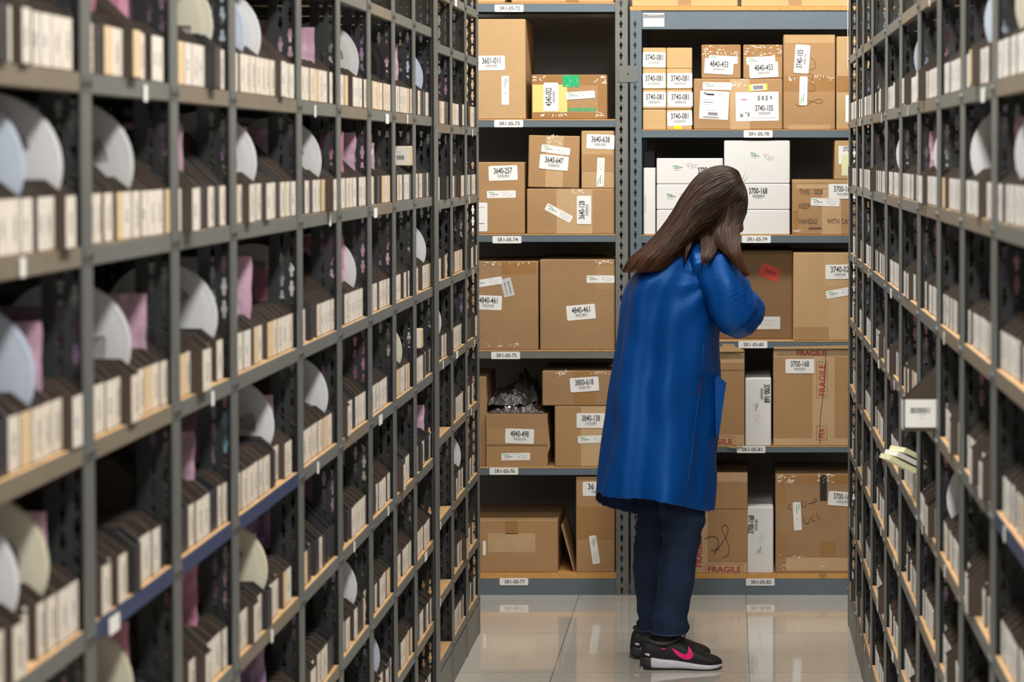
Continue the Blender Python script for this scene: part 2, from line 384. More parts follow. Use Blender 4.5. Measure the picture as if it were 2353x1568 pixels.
dR = ['steel shelving unit of the white-label rack, nearest the camera', 'steel shelving unit of the white-label rack, second from the camera', 'steel shelving unit of the white-label rack with the yellow sleeves sticking out', 'steel shelving unit of the white-label rack, fourth from the camera', 'last steel shelving unit of the white-label rack, beside the box shelves']
for k, (ys, Z) in enumerate(UR): unit('R', k, ys, Z, bay, dR[k]); bay += len(ys)-1
_last = [o for o in COL.objects if o.name.startswith('shelving_unit')][-1]
MB().box(.0045, .0055, -.0135, .0135, 1.90, 2.2, 'paper').build('paper_notice', _last).location = (-.0, UR[-1][0][-1]-UR[-1][0][-1]+.0, 0)
# ------------------------------------------------------------------ parts bins
BINL = .29; WS = (.036, .046, .060)
def bin_parts(wd, hf, lab, rise=.09):
    t = .0022; prof = [(0, 0), (0, hf), (-rise-.005, hf+rise), (-BINL, hf+rise), (-BINL, 0)]
    b = MB()
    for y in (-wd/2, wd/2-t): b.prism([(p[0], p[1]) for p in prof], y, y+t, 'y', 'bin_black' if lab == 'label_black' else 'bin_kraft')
    k = b.m[-1]
    b.box(-t, 0, -wd/2+t, wd/2-t, 0, hf, k); b.box(-BINL, -BINL+t, -wd/2+t, wd/2-t, 0, hf+rise-.002, k); b.box(-BINL+t, -t, -wd/2+t, wd/2-t, 0, t, k)
    l = MB().box(.0001, .0007, -wd/2+.0015, wd/2-.0015, .002, hf-.001, lab)
    l.uv = [(0, v[1], v[2]) for v in l.v]
    return b, l
BM = {}
def bin_mesh(wi, hf, lab, rise):
    key = (wi, hf, lab, rise)
    if key not in BM:
        b, l = bin_parts(WS[wi], hf, lab, rise); o1 = b.build('bin_body'); o2 = l.build('bin_label'); BM[key] = (o1.data, o2.data, b, l)
        bpy.data.objects.remove(o1); bpy.data.objects.remove(o2)
    return BM[key]
# reels seen in the photo: side, row, picture x of the outer edge, finish
REELS = [('L', 7, 492, 'reel_cream'), ('L', 7, 605, 'reel_white'), ('L', 7, 578, 'reel_blue'), ('L', 7, 833, 'reel_white'), ('L', 7, 893, 'reel_black'), ('L', 7, 978, 'reel_blue'),
 ('L', 6, 146, 'reel_white'), ('L', 6, 60, 'reel_blue'), ('L', 6, 318, 'reel_white'), ('L', 6, 597, 'reel_white'), ('L', 6, 748, 'reel_white'),
 ('L', 5, 828, 'reel_white'), ('L', 5, 716, 'reel_white'), ('L', 5, 988, 'reel_white'), ('L', 5, 559, 'reel_white'), ('L', 5, 511, 'reel_white'), ('L', 5, 322, 'reel_white'), ('L', 5, 90, 'reel_blue'),
 ('L', 4, 934, 'reel_cream'), ('L', 4, 972, 'reel_white'), ('L', 4, 1020, 'reel_white'), ('L', 4, 766, 'reel_white'), ('L', 4, 654, 'reel_white'), ('L', 4, 1056, 'reel_black'),
 ('L', 4, 132, 'reel_cream'), ('L', 4, 40, 'reel_white'), ('L', 3, 866, 'reel_cream'), ('L', 3, 320, 'reel_cream'), ('L', 2, 1062, 'reel_white'), ('L', 2, 1066, 'reel_blue'), ('L', 2, 855, 'reel_white'), ('L', 2, 823, 'reel_white'), ('L', 1, 878, 'reel_blue'),
 ('L', 3, 608, 'reel_cream'), ('L', 2, 1018, 'reel_black'),
 ('R', 6, 2215, 'reel_white'), ('R', 6, 2327, 'reel_white'), ('R', 6, 2052, 'reel_white'), ('R', 6, 2141, 'reel_white'), ('R', 7, 2252, 'reel_blue'), ('R', 7, 2095, 'reel_blue'), ('R', 7, 2322, 'reel_cream'),
 ('R', 5, 1976, 'reel_white'), ('R', 4, 1971, 'reel_blue'), ('R', 3, 2163, 'reel_white'), ('R', 2, 1992, 'reel_blue')]
BAGS = [('L', 7, 300, 'bag_rose'), ('L', 7, 735, 'bag_pink'), ('L', 7, 965, 'bag_pink'), ('L', 7, 1022, 'bag_violet'), ('L', 6, 355, 'bag_rose'), ('L', 6, 472, 'bag_pink'), ('L', 6, 622, 'bag_pink'), ('L', 6, 700, 'bag_pink'), ('L', 6, 812, 'bag_rose'), ('L', 6, 865, 'bag_pink'),
 ('L', 5, 150, 'bag_pink'), ('L', 5, 940, 'bag_pink'), ('L', 5, 870, 'bag_pink'), ('L', 5, 1008, 'bag_pink'), ('L', 4, 812, 'bag_pink'), ('L', 4, 600, 'bag_rose'), ('L', 4, 580, 'bag_blue'), ('L', 4, 1023, 'bag_pink'), ('L', 4, 160, 'bag_pink'), ('L', 3, 265, 'bag_pink'), ('L', 3, 345, 'bag_rose'), ('L', 3, 560, 'bag_pink'), ('L', 3, 640, 'bag_pink'), ('L', 3, 798, 'bag_pink'),
 ('L', 2, 485, 'bag_pink'), ('L', 2, 925, 'bag_violet'), ('L', 2, 1095, 'bag_pink'), ('L', 1, 1028, 'bag_pink'), ('L', 8, 0, None),
 ('R', 7, 2185, 'bag_pink'), ('R', 7, 2130, 'bag_rose'), ('R', 7, 2340, 'bag_rose'), ('R', 7, 2052, 'bag_blue'), ('R', 6, 2103, 'bag_pink'), ('R', 5, 2255, 'bag_rose'), ('R', 5, 2340, 'bag_pink'), ('R', 4, 2098, 'bag_pink'), ('R', 4, 2060, 'bag_pink'), ('R', 4, 2175, 'bag_rose'), ('R', 3, 2045, 'bag_blue'), ('R', 3, 2290, 'bag_pink'), ('R', 2, 2088, 'bag_violet'), ('R', 1, 2100, 'bag_pink'), ('R', 4, 1990, 'bag_blue'), ('R', 3, 2310, 'bag_rose')]
def ydepth(side, px):
    X = (XL-.004) if side == 'L' else (XR+.004)
    return X*F/(px-CPX)
EMPTY = {('L', 9, 3), ('L', 9, 2), ('L', 9, 1), ('L', 12, 0), ('L', 9, 0)}
SHELFNAME = {}
def shelf_words(side, bay, row):
    # shelves counted from the floor
    return '%s shelf up' % ORDW[row]
def where(side, bay, row):
    return '%s bay, %s shelf up, %s-label rack' % (ORDW[bay], ORDW[row], 'cream' if side == 'L' else 'white')
BINS = []; HOLD = []
for (side, bay, row, ya, yb, z0, z1) in CELLS:
    if (side, bay, row) in EMPTY: continue
    if row >= 8: continue
    px0, py0 = project(XL if side == 'L' else XR, (ya+yb)/2, z0+.12)
    if py0 > 1568+170 or py0 < -190: continue
    lo, hi = ya+.012, yb-.012
    want = []
    for kind, lst in (('reel', REELS), ('bag', BAGS)):
        for (s, r, px, mt) in lst:
            if s != side or r != row or mt is None: continue
            y = ydepth(side, px)
            if kind == 'bag': y -= .03
            if ya-.02 <= y <= yb+.05 and (ya <= y < yb or (y >= yb and not any(c[0] == side and c[1] == bay+1 and c[2] == row for c in CELLS))): want.append([min(max(y, lo+.03), hi-.03), kind, mt])
            elif ya <= y < yb: want.append([y, kind, mt])
    want.sort()
    y = lo; lst = []; wleft = list(want)
    far = side == 'L' and bay >= 7
    while True:
        wi = R.choices((0, 1, 2), (3, 4, 1) if side == 'L' else (2, 3, 2))[0]
        if wleft and y+WS[wi] > wleft[0][0]-.012 and wi == 0: wi = 1
        if y+WS[wi] > hi: break
        it = None
        if wleft and y+WS[wi] >= wleft[0][0]-.004: it = wleft.pop(0)
        if side == 'L': lab = R.choices(('label_cream', 'label_kraft', 'label_black'), (9, 1.1, 1.6 if not far else 3.2))[0]
        else: lab = R.choices(('label_white', 'label_kraft', 'label_black'), (14, .3, .4))[0]
        if it is None and (side, row, ya) not in () and R.random() < .11: it = [y, 'bag', R.choice(('bag_pink', 'bag_pink', 'bag_rose', 'bag_violet'))]
        if it is None and R.random() < .03: y += .02; continue
        lst.append((y+WS[wi]/2, wi, lab, it)); y += WS[wi]+.0012
        if it is None and R.random() < .06: y += R.random()*.008
    n = len(lst); tall = R.random() < .55
    for i, (yc, wi, lab, it) in enumerate(lst):
        px, py = project((XL if side == 'L' else XR), yc, z0+.035)
        X = XL if side == 'L' else XR
        inset = .0040+R.random()*.0032
        if R.random() < .07 and ya+.03 < yc-WS[wi]/2 and yc+WS[wi]/2 < yb-.03: inset = -.003-R.random()*.010
        elif R.random() < .10: inset += .012
        if row <= 5: inset += .005
        size = WS[wi]/yc**3
        BINS.append(dict(ch=z1-z0, side=side, bay=bay, row=row, i=i, n=n, y=yc, wi=wi, lab=lab, z=z0, inset=inset, size=size, vis=(-30 < px < 2383 and -20 < py < 1590), it=it, rise=.09 if (R.random() < (.85 if tall else .12) and not it and not (i > 0 and lst[i-1][3]) and not (i+1 < n and lst[i+1][3])) else .02, rz=R.uniform(-.0015, .0015)))
# two bins are pulled out into the aisle
def pull(side, px, row, d):
    y = ydepth(side, px); c = min((b for b in BINS if b['side'] == side and b['row'] == row), key=lambda b: abs(b['y']-y)); c['inset'] = -d; c['pulled'] = True; c['rz'] = 0; c['lab'] = 'label_cream' if side == 'L' else 'label_white'; c['it'] = None; c['size'] = 1
pull('R', 2152, 4, .062)
LOOSE = [(964, 812, 4, 'small cream box with a barcode resting on bins below the pulled-up reel'), (941, 394, 6, 'small cream box with a barcode perched on bins at eye height')]
for (px, py, row, lb) in LOOSE:
    for b in BINS:
        if b['side'] == 'L' and b['row'] == row and abs(b['y']-ydepth('L', px)) < .09: b['rise'] = .02; b['it'] = None; b['inset'] = .005
cand = sorted([b for b in BINS if b['vis']], key=lambda b: -b['size'])
ids = set(id(b) for b in cand[:292])
rest = MB()
LW = {'label_cream': 'cream-labelled', 'label_white': 'white-labelled', 'label_kraft': 'plain kraft', 'label_black': 'black-fronted'}
HF = {'L': .068, 'R': .06}
for b in BINS:
    X = XL if b['side'] == 'L' else XR; sg = 1 if b['side'] == 'L' else -1
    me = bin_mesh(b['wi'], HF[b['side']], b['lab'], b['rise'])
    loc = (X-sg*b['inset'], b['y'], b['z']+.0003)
    if id(b) in ids:
        g = empty('parts_bin', loc, (0 if sg > 0 else pi)+b['rz'])
        tag(g, '%s bin, %s from camera, %s' % (LW[b['lab']], ORDW[b['i']], where(b['side'], b['bay'], b['row'])), 'parts bin', 'open-top parts bins in the %s-label rack' % ('cream' if sg > 0 else 'white'))
        link('body', me[0], g); l = link('label', me[1], g)
        if b.get('pulled'):
            g['label'] = 'parts bin pulled out into the aisle, %s-label rack, barcode on its side' % ('cream' if sg > 0 else 'white')
            m2 = MB(); wd = WS[b['wi']]; cx = -.034
            m2.card(cx*-1 if sg < 0 else cx, .036, .062, .056, 0, -wd/2-.0002, .0006, 'paper')
            q = -cx if sg < 0 else cx; rr = random.Random(3); u = -.02
            while u < .02:
                ww = rr.choice((.0005, .0009, .0014)); m2.card(q+u, .042, ww, .011, 0, -wd/2-.0009, .0002, 'ink'); u += ww+rr.choice((.0006, .001))
            m2.card(q+.003, .033, .012, .0015, 0, -wd/2-.0009, .0002, 'ink_light'); m2.card(q+.002, .026, .012, .001, 0, -wd/2-.0009, .0002, 'ink_light')
            o = m2.build('side_label', g)
            if sg < 0: o.rotation_euler = (0, 0, pi)
    else:
        c, s = cos(b['rz']), sin(b['rz'])
        for src in me[2:]:
            rest.uv += [((.37*b['y']*7) % 1, v[1], v[2]) for v in src.v]
            rest.add([(loc[0]+sg*(v[0]*c-v[1]*s), loc[1]+sg*(v[0]*s+v[1]*c), loc[2]+v[2]) for v in src.v], src.f, src.m[0])
tag(rest.build('parts_bins'), 'remaining narrow parts bins filling the far and outer shelves of both racks', 'parts bins', kind='stuff')
# ------------------------------------------------------------------ reels, bags in the bins
RR = .092
def flange_mesh(mt):
    bm = bmesh.new(); nr = [.008, .02, .03, .045, .06, .075, .086, .0905, RR]; N = 48
    vs = [[bm.verts.new((r*cos(2*pi*k/N), (.0006 if r > .085 else 0), r*sin(2*pi*k/N))) for k in range(N)] for r in nr]
    for i in range(len(nr)-1):
        for k in range(N):
            if i in (2, 3) and (k % 16) in (2, 3, 4, 5, 6): continue
            bm.faces.new((vs[i][k], vs[i][(k+1) % N], vs[i+1][(k+1) % N], vs[i+1][k]))
    bmesh.ops.recalc_face_normals(bm, faces=bm.faces)
    bmesh.ops.solidify(bm, geom=bm.faces[:], thickness=.0013)
    me = bpy.data.meshes.new('flange'); bm.to_mesh(me); bm.free(); me.materials.append(M[mt]); return me
FM = {k: flange_mesh(k) for k in ('reel_white', 'reel_cream', 'reel_blue', 'reel_black')}
def reel_tape():
    mb = MB(); N = 40
    def ring(r, y): return [(r*cos(2*pi*k/N), y, r*sin(2*pi*k/N)) for k in range(N)]
    mb.loft([ring(.009, -.0052), ring(.064, -.0052), ring(.064, .0052), ring(.009, .0052)], 'reel_tape', False, False)
    o = mb.build('w'); me = o.data; bpy.data.objects.remove(o); return me
TM = reel_tape()
def bag_mesh(mt, w_, h_, seed):
    rr = random.Random(seed); n, q = 9, 11; fr, bk = [], []
    for j in range(q):
        for i in range(n):
            u = i/(n-1)-.5; v = j/(q-1); e = (1-(2*u)**2)*(1-(2*v-1)**2)
            nz = noise.noise(Vector((u*5+seed, v*6, seed*.7)))*.006
            x = u*w_*(.75+.25*min(1, v*2))+noise.noise(Vector((seed, v*4, 3)))*.006; z = v*(h_+u*.02*noise.noise(Vector((seed, 2, 1)))*3)
            fr.append((x, -.0015-e*.009+nz, z)); bk.append((x, .0015+e*.009+nz, z))
    fs = [(j*n+i, j*n+i+1, (j+1)*n+i+1, (j+1)*n+i) for j in range(q-1) for i in range(n-1)]
    per = [i for i in range(n)]+[j*n+n-1 for j in range(1, q)]+[(q-1)*n+i for i in range(n-2, -1, -1)]+[j*n for j in range(q-2, 0, -1)]
    off = n*q; vs = fr+bk
    allf = fs+[tuple(off+a for a in reversed(f)) for f in fs]+[(per[k], per[(k+1) % len(per)], off+per[(k+1) % len(per)], off+per[k]) for k in range(len(per))]
    return MB().add(vs, allf, mt, False)
RN = {'reel_white': 'white plastic', 'reel_cream': 'cream plastic', 'reel_blue': 'bluish translucent-looking', 'reel_black': 'black plastic'}
RN['reel_blue'] = 'pale blue plastic'
BN = {'bag_pink': 'pink', 'bag_rose': 'bright rose', 'bag_violet': 'violet', 'bag_blue': 'pale blue'}
seen = {}; cnt = 0
for b in BINS:
    if not b['it']: continue
    X = XL if b['side'] == 'L' else XR; sg = 1 if b['side'] == 'L' else -1
    kind, mt = b['it'][1:]; z = b['z']+.003; cnt += 1
    key = (b['side'], b['bay'], b['row'], kind, mt); seen[key] = seen.get(key, 0)+1; suf = ['', 'second ', 'third ', 'fourth ', 'fifth '][min(seen[key], 5)-1]
    if kind == 'reel':
        ro = empty('component_reel', (X-sg*(RR+.004+max(b['inset'], 0)), b['y'], z+RR+.010), 0)
        ro.rotation_euler = (R.uniform(-.03, .03), R.random()*6, 0)
        tag(ro, '%s%s reel standing in a bin, %s' % (suf, RN[mt], where(b['side'], b['bay'], b['row'])), 'component reel', 'component reels standing in the parts bins')
        link('flange', FM[mt], ro, (0, -.0075, 0)); link('flange', FM[mt], ro, (0, .0065, 0)); link('wound_tape', TM, ro)
        if mt != 'reel_black' and R.random() < .6:
            m2 = MB().card(.0, .068, .045, .02, R.uniform(-20, 20), -.0078, .0004, 'paper'); m2.card(.0, .068, .03, .004, 0, -.0083, .0002, 'ink_grey'); m2.build('sticker', ro)
    else:
        h_ = R.uniform(.14, .20); w_ = R.uniform(.09, .13)
        h_ = min(h_, b['ch']-.03)
        mb = bag_mesh(mt, w_, h_, cnt); bo = mb.build('antistatic_bag')
        bo.location = (X-sg*(w_/2+.014+max(b['inset'], 0)+R.random()*.04), b['y'], z); bo.rotation_euler = (0, 0, R.uniform(-.06, .06)); bo.scale.y = .6
        tag(bo, '%s%s antistatic bag standing in a bin, %s' % (suf, BN[mt], where(b['side'], b['bay'], b['row'])), 'bag', 'antistatic bags in the parts bins')
for k, (px, py, row, lb) in enumerate(LOOSE):
    y = ydepth('L', px); z = ZA[row]+.0125+.068+.0215
    c = MB().bbox(-.050, 0, 0, .05, 0, .052, 'label_kraft', .002); o = c.build('small_box'); o.location = (XL-.002, y, z)
    tag(o, ['small cream barcode box lying on bins at chest height, beside white reels', 'small cream barcode box perched on bins at eye height'][k], 'small box')
    m2 = MB(); m2.card(-.025, .026, .047, .048, 0, -.0002, .0005, 'label_paper'); rr = random.Random(5+k); u = -.034
    while u < -.016:
        ww = rr.choice((.0005, .0009, .0014)); m2.card(u, .022, ww, .011, 0, -.0009, .0002, 'ink'); u += ww+rr.choice((.0006, .001))
    m2.card(-.03, .037, .012, .0014, 0, -.0009, .0002, 'ink_light'); m2.build('label', o)
# yellow folded sleeves sticking out of the white-label rack
for k in range(3):
    mb = MB(); mt = ['paper_note', 'paper', 'paper_note'][k]; th = .010
    mb.prism([(0, 0), (.085, 0), (.092, th*.5), (.085, th), (0, th)], -.05, .05, 'y', mt); mb.box(-.0004, .084, -.0504, .0504, th*.45, th*.55, 'ink_light')
    o = mb.build('folded_sleeve'); p = atY(2032+k*14, 1054-k*9, 5.45); o.location = p; o.rotation_euler = (radians(-4), radians(27), radians(8+3*k))
    tag(o, ['lowest pale yellow paper sleeve jutting out of the white-label rack', 'white paper sleeve between two yellow ones, jutting out of the rack', 'topmost pale yellow paper sleeve of the jutting stack'][k], 'paper sleeve', 'paper sleeves jutting out over the white-label bins')
# ------------------------------------------------------------------ box shelves across the end of the aisle
YB = 8.785
def bx(px, py=784, y=YB): return atY(px, py, y)[0]
def bz(py, px=1500, y=YB): return atY(px, py, y)[2]
PX = 1/629.5
DART = [(.0012, .0150), (.0022, .0085), (.0058, .0035), (.0058, -.0015), (.0030, -.0050), (.0030, -.0105), (.0012, -.0150)]
DART = DART+[(-a, b) for a, b in reversed(DART)]
def upright(mb, x0, x1, y, m, hx, H=2.6):
    n = int(H/.0382)
    for k in range(n):
        punched(mb, hx-.009, hx+.009, k*.0382, (k+1)*.0382, DART, lambda u, v, d: (u, y+d, v), .002, m)
    mb.box(x0, hx-.009, y, y+.002, 0, H, m); mb.box(hx+.009, x1, y, y+.002, 0, H, m)
    mb.box(hx-.009, hx+.009, y, y+.002, n*.0382, H, m)
    mb.box(x0, x0+.002, y+.002, y+.04, 0, H, m); mb.box(x1-.002, x1, y+.002, y+.04, 0, H, m)
SD = .62
def tagmesh(cx, cz, w_, h_, txt, rot=0, y=0, worn=False):
    mb = MB().card(cx, cz, w_, h_, rot, y, .0006, 'paper', .08)
    mb.text(txt, cx+.003, cz, w_*.70, h_*.52, rot, y-.0008, 'ink')
    return mb
def back_unit(x0, x1, shelves, m, label, posts, tags, H):
    g = empty('shelving_unit', ((x0+x1)/2, YB, 0)); O = g.location
    tag(g, label, 'shelving unit')
    for (a, b, hx, mm) in posts:
        mb = MB(); upright(mb, a, b, YB-.004, mm, hx, H); mb.build('upright', g, org=O)
        MB().box(a, b, YB+SD, YB+SD+.03, 0, H, mm).build('rear_upright', g, org=O)
    MB().box(x0, x1, YB+SD+.032, YB+SD+.036, .05, H, 'back_board').build('back_panel', g, org=O)
    for (zt, zb, mm, bt) in shelves:
        mb = MB(); mb.box(x0, x1, YB, YB+.002, zb, zt, mm); mb.box(x0, x1, YB+.002, YB+.02, zb, zb+.002, mm); mb.box(x0, x1, YB+.002, YB+SD, zt-.002, zt, mm)
        s = mb.build('shelf', g, org=O)
        if bt: MB().box(x0-(.042 if bt == .0145 else 0), x1, YB-(.005 if bt == .0145 else .001), YB+SD, zt+.0002, zt+bt, 'fiberboard_orange' if bt > .01 else 'fiberboard').build('board', s, org=O)
        for (px, py, t, wn) in tags:
            if zb-.01 < bz(py, px) < zt+.01:
                tagmesh(bx(px, py), bz(py, px), 66*PX, 16.5*PX, t, 0, YB-.0015).build('shelf_tag', s, org=O)
    return g
zl = [(9, 27), (277, 292), (541, 556), (808, 824), (1077, 1092)]; zr = [(24, 67), (300, 316), (542, 558), (786, 800), (1028, 1040)]
xl0, xl1 = bx(1020), bx(1415); xr0, xr1 = bx(1475), bx(2080)
shL = [(bz(a), bz(b), 'rack_blue' if k != 3 else 'rack_greygreen', .005) for k, (a, b) in enumerate(zl)]+[(bz(1330), 0.0, 'rack_blue', .0205)]
shR = [(bz(a), bz(b), 'rack_blue', .0145 if k == 0 else .0035) for k, (a, b) in enumerate(zr)]+[(bz(1330), 0.0, 'rack_blue', .018)]
gl = back_unit(xl0, xl1, shL, 'rack_greygreen', 'steel box shelving unit with tags SR1-0S-72 to 77 and grey-green upright', [(bx(1415), bx(1443.5), bx(1428), 'rack_greygreen'), (bx(992), bx(1020), bx(1006), 'rack_greygreen')],
          [(1170, 19, 'SR1-0S-72', 0), (1169, 284, 'SR1-0S-73', 0), (1165, 551, 'SR1-0S-74', 0), (1162, 817, 'SR1-0S-75', 0), (1158, 1083, 'SR1-0S-76', 0), (1181, 1337, 'SR1-0S-77', 0)], 2.6)
gr = back_unit(xr0, xr1, shR, 'rack_blue', 'blue-grey steel box shelving unit with tags SR1-0S-78 to 82', [(bx(1449), bx(1475), bx(1460.5), 'rack_blue'), (bx(2081), bx(2107), bx(2094), 'rack_blue')],
          [(1742, 308, 'SR1-0S-78', 0), (1738, 550, 'SR1-0S-79', 0), (1730, 792, 'SR1-0S-80', 0), (1726, 1033, 'SR1-0S-81', 0), (1747, 1338, 'SR1-0S-82', 0)], shR[0][0])
mb = MB(); mb.card(bx(1444), bz(170), 46*PX, 38*PX, 0, YB-.0045, .0022, 'rack_greygreen', .1); mb.card(bx(1444), bz(170), .006, .006, 0, YB-.0068, .001, 'ink')
mb.build('joining_plate', gl, org=gl.location)
s = [c for c in gr.children if c.name.startswith('shelf')][0]
mb = MB(); mb.card(bx(1503), bz(46), 48*PX, 31*PX, 0, YB-.0015, .0006, 'paper'); mb.card(bx(1503), bz(37), 47*PX, 9*PX, 0, YB-.0023, .0002, 'ink_grey'); mb.card(bx(1507), bz(34), 36*PX, 2*PX, 3, YB-.0027, .0002, 'ink_light')
mb.build('torn_sticker', s, org=gr.location)
# ------------------------------------------------------------------ cartons
class Carton:
    """px rectangle of the front face; local origin = bottom centre of the front"""
    def __init__(s, name, label, x0, y0, x1, y1, m, depth=.36, back=0., rot=0., z=None, open_=False, cat='cardboard box', group=None, seam=True, bev=.003):
        Y = YB+.008+back; s.Y = Y
        s.xc = (x0+x1)/2; s.yb = y1
        X0, X1 = bx(x0, y1, Y), bx(x1, y1, Y); s.w = X1-X0; zt = bz(y0, s.xc, Y); zb = bz(y1, s.xc, Y) if z is None else z
        s.h = zt-zb; s.cx = (X0+X1)/2; s.zb = zb; s.rot = rot
        w_, h_ = s.w, s.h; b = MB(); s.m = m
        if not open_:
            b.bbox(-w_/2, w_/2, 0, depth, 0, h_, m, bev)
            if seam:    # flap gap along the top
                b.box(-w_/2+.01, w_/2-.01, depth*.5-.001, depth*.5+.001, h_-.0005, h_+.0004, 'kraft_dark' if 'white' not in m else 'ink_light')
        else:
            t = .004
            b.box(-w_/2, w_/2, 0, t, 0, h_, m); b.box(-w_/2, w_/2, depth-t, depth, 0, h_, m)
            b.box(-w_/2, -w_/2+t, t, depth-t, 0, h_, m); b.box(w_/2-t, w_/2, t, depth-t, 0, h_, m); b.box(-w_/2+t, w_/2-t, t, depth-t, 0, t, m)
        s.o = b.build(name); s.o.location = (s.cx, Y, zb+.0003); s.o.rotation_euler = (0, radians(rot), 0); s.depth = depth
        tag(s.o, label, cat, group)
    def loc(s, px, py):
        x, _, z = atY(px, py, s.Y); dx, dz = x-s.cx, z-s.zb; a = radians(s.rot)
        return dx*cos(a)-dz*sin(a), dx*sin(a)+dz*cos(a)
    def part(s, mb, name): return mb.build(name, s.o)
    def num(s, px, py, txt, rot=0, w_=65, h_=34, yy=0, card=True, fade=False, cardm='paper', big=1):
        """white stock card: big number above a barcode"""
        u, v = s.loc(px, py); mb = MB(); W, H = w_*PX, h_*PX; y = -.0004-yy; rt = rot
        if card: mb.card(u, v, W, H, rt, y, .0005, cardm, .06)
        y -= .0007; c, q = cos(radians(rt)), sin(radians(rt)); k = W*.97
        def at(a, b): return u+a*c-b*q, v+a*q+b*c
        x, z = at(-.0*W, .0085 if H > .04 else .006); mb.text(txt, x, z, 42*PX*big, 14*PX*big, rt, y, 'ink_grey' if fade else 'ink')
        rr = random.Random(hash(txt) % 99 if False else len(txt)*7+int(px)); a = -13*PX
        while a < 13*PX:
            ww = rr.choice((.0008, .0012, .002)); x, z = at(a+ww/2, -.0105); mb.card(x, z, ww, .0095, rt, y, .0001, 'ink_grey'); a += ww+rr.choice((.0009, .0015))
        x, z = at(0, -.0185); mb.card(x, z, 17*PX, .0012, rt, y, .0001, 'ink_light')
        return s.part(mb, 'stock_label')
    def ship(s, px, py, rot=0, w_=66, h_=17, card=True, flip=1, yy=0):
        u, v = s.loc(px, py); mb = MB(); W, H = w_*PX, h_*PX; y = -.0004-yy
        if card: mb.card(u, v, W, H, rot, y, .0005, 'paper', .1)
        y -= .0007; c, q = cos(radians(rot)), sin(radians(rot)); rr = random.Random(int(px+py))
        def at(a, b): return u+a*c-b*q, v+a*q+b*c
        for (a, b, ww, hh, m) in ((-.36, .28, .17, .13, 'ink_green'), (-.26, .16, .12, .07, 'ink_green'), (-.25, -.02, .30, .12, 'ink_grey'), (-.3, -.3, .22, .06, 'ink_light'), (.12, .3, .2, .06, 'ink_light'), (.3, .12, .24, .06, 'ink_light'), (.1, -.02, .05, .12, 'ink_grey'), (.28, -.12, .22, .05, 'ink_light'), (.26, -.3, .2, .05, 'ink_light')):
            n = 3 if ww > .15 else 1
            for k in range(n):
                x, z = at((a+(k-(n-1)/2)*ww/n)*W, (b+rr.uniform(-.02, .02))*H); mb.card(x, z, ww/n*W*.8, hh*H, rot, y, .0001, m)
        return s.part(mb, 'shipping_label')
    def strip(s, x0, y0, x1, y1, m, name='tape', yy=0, rot=0):
        a = s.loc((x0+x1)/2, (y0+y1)/2); H_ = abs(y1-y0)*PX; v0 = max(a[1]-H_/2, .0015); v1 = min(a[1]+H_/2, s.h-.0015); W_ = abs(x1-x0)*PX; u0 = max(a[0]-W_/2, -s.w/2+.001); u1 = min(a[0]+W_/2, s.w/2-.001)
        mb = MB().card((u0+u1)/2, (v0+v1)/2, u1-u0, v1-v0, rot, -.0001-yy, .0002, m); return s.part(mb, name)
    def gloss(s, x0, y0, x1, y1, n, seed, m='tape_gloss'):
        """crinkled glossy tape ends that catch the light"""
        rr = random.Random(seed); mb = MB()
        for k in range(n):
            u, v = s.loc(rr.uniform(x0, x1), rr.uniform(y0, y1)); a = rr.uniform(.003, .010); b = rr.uniform(.0012, .003); d = rr.uniform(.0005, .002); v = max(v, .013); t = rr.uniform(-.5, .5)+(pi/2 if rr.random() < .4 else 0)
            mb.add([(u-a*cos(t), -.0003, v-a*sin(t)), (u+b*sin(t), -.0003-d, v-b*cos(t)), (u+a*cos(t), -.0003, v+a*sin(t)), (u-b*sin(t), -.0003-d*.3, v+b*cos(t))], [(0, 1, 2), (0, 2, 3)], m)
        return s.part(mb, 'tape_wrinkle')
    def words(s, px, py, txt, w_, h_, m='ink', rot=0, name='printed_text', box=False):
        u, v = s.loc(px, py); mb = MB().text(txt, u, v, w_*PX, h_*PX, rot, -.0007, m)
        if box:
            W, H, t = (w_+10)*PX, (h_+9)*PX, .0012
            c, q = cos(radians(rot)), sin(radians(rot))
            for (a, b, ww, hh) in ((0, H/2, W, t), (0, -H/2, W, t), (-W/2, 0, t, H), (W/2, 0, t, H)):
                if v+a*q+b*c < .002: continue
                if rot == 0 and hh == H and v-H/2 < .001: b = (H/2-(v-.001))/2+0; hh = H/2+v-.001
                mb.card(u+a*c-b*q, v+a*q+b*c, ww, hh, rot, -.0005, .0001, m)
        return s.part(mb, name)
    def pen(s, pts, m='pen_brown', r=.0011, name='pen_mark'):
        P = [s.loc(*p) for p in pts]; Q = []
        for i in range(len(P)-1):        # Catmull-Rom
            p0, p1, p2, p3 = P[max(i-1, 0)], P[i], P[i+1], P[min(i+2, len(P)-1)]
            for k in range(6):
                t = k/6; f = lambda a, b, c_, d: .5*((2*b)+(-a+c_)*t+(2*a-5*b+4*c_-d)*t*t+(-a+3*b-3*c_+d)*t**3)
                Q.append((f(p0[0], p1[0], p2[0], p3[0]), -.0006, f(p0[1], p1[1], p2[1], p3[1])))
        Q.append((P[-1][0], -.0006, P[-1][1])); return s.part(MB().tube(Q, r, m, 5), name)
    def rip(s, pts, m='kraft_light', name='torn_edge', f=0):
        P = [s.loc(*p) for p in pts]; return s.part(MB().prism(P, -.0035-f, -.0002-f, 'y', m), name)
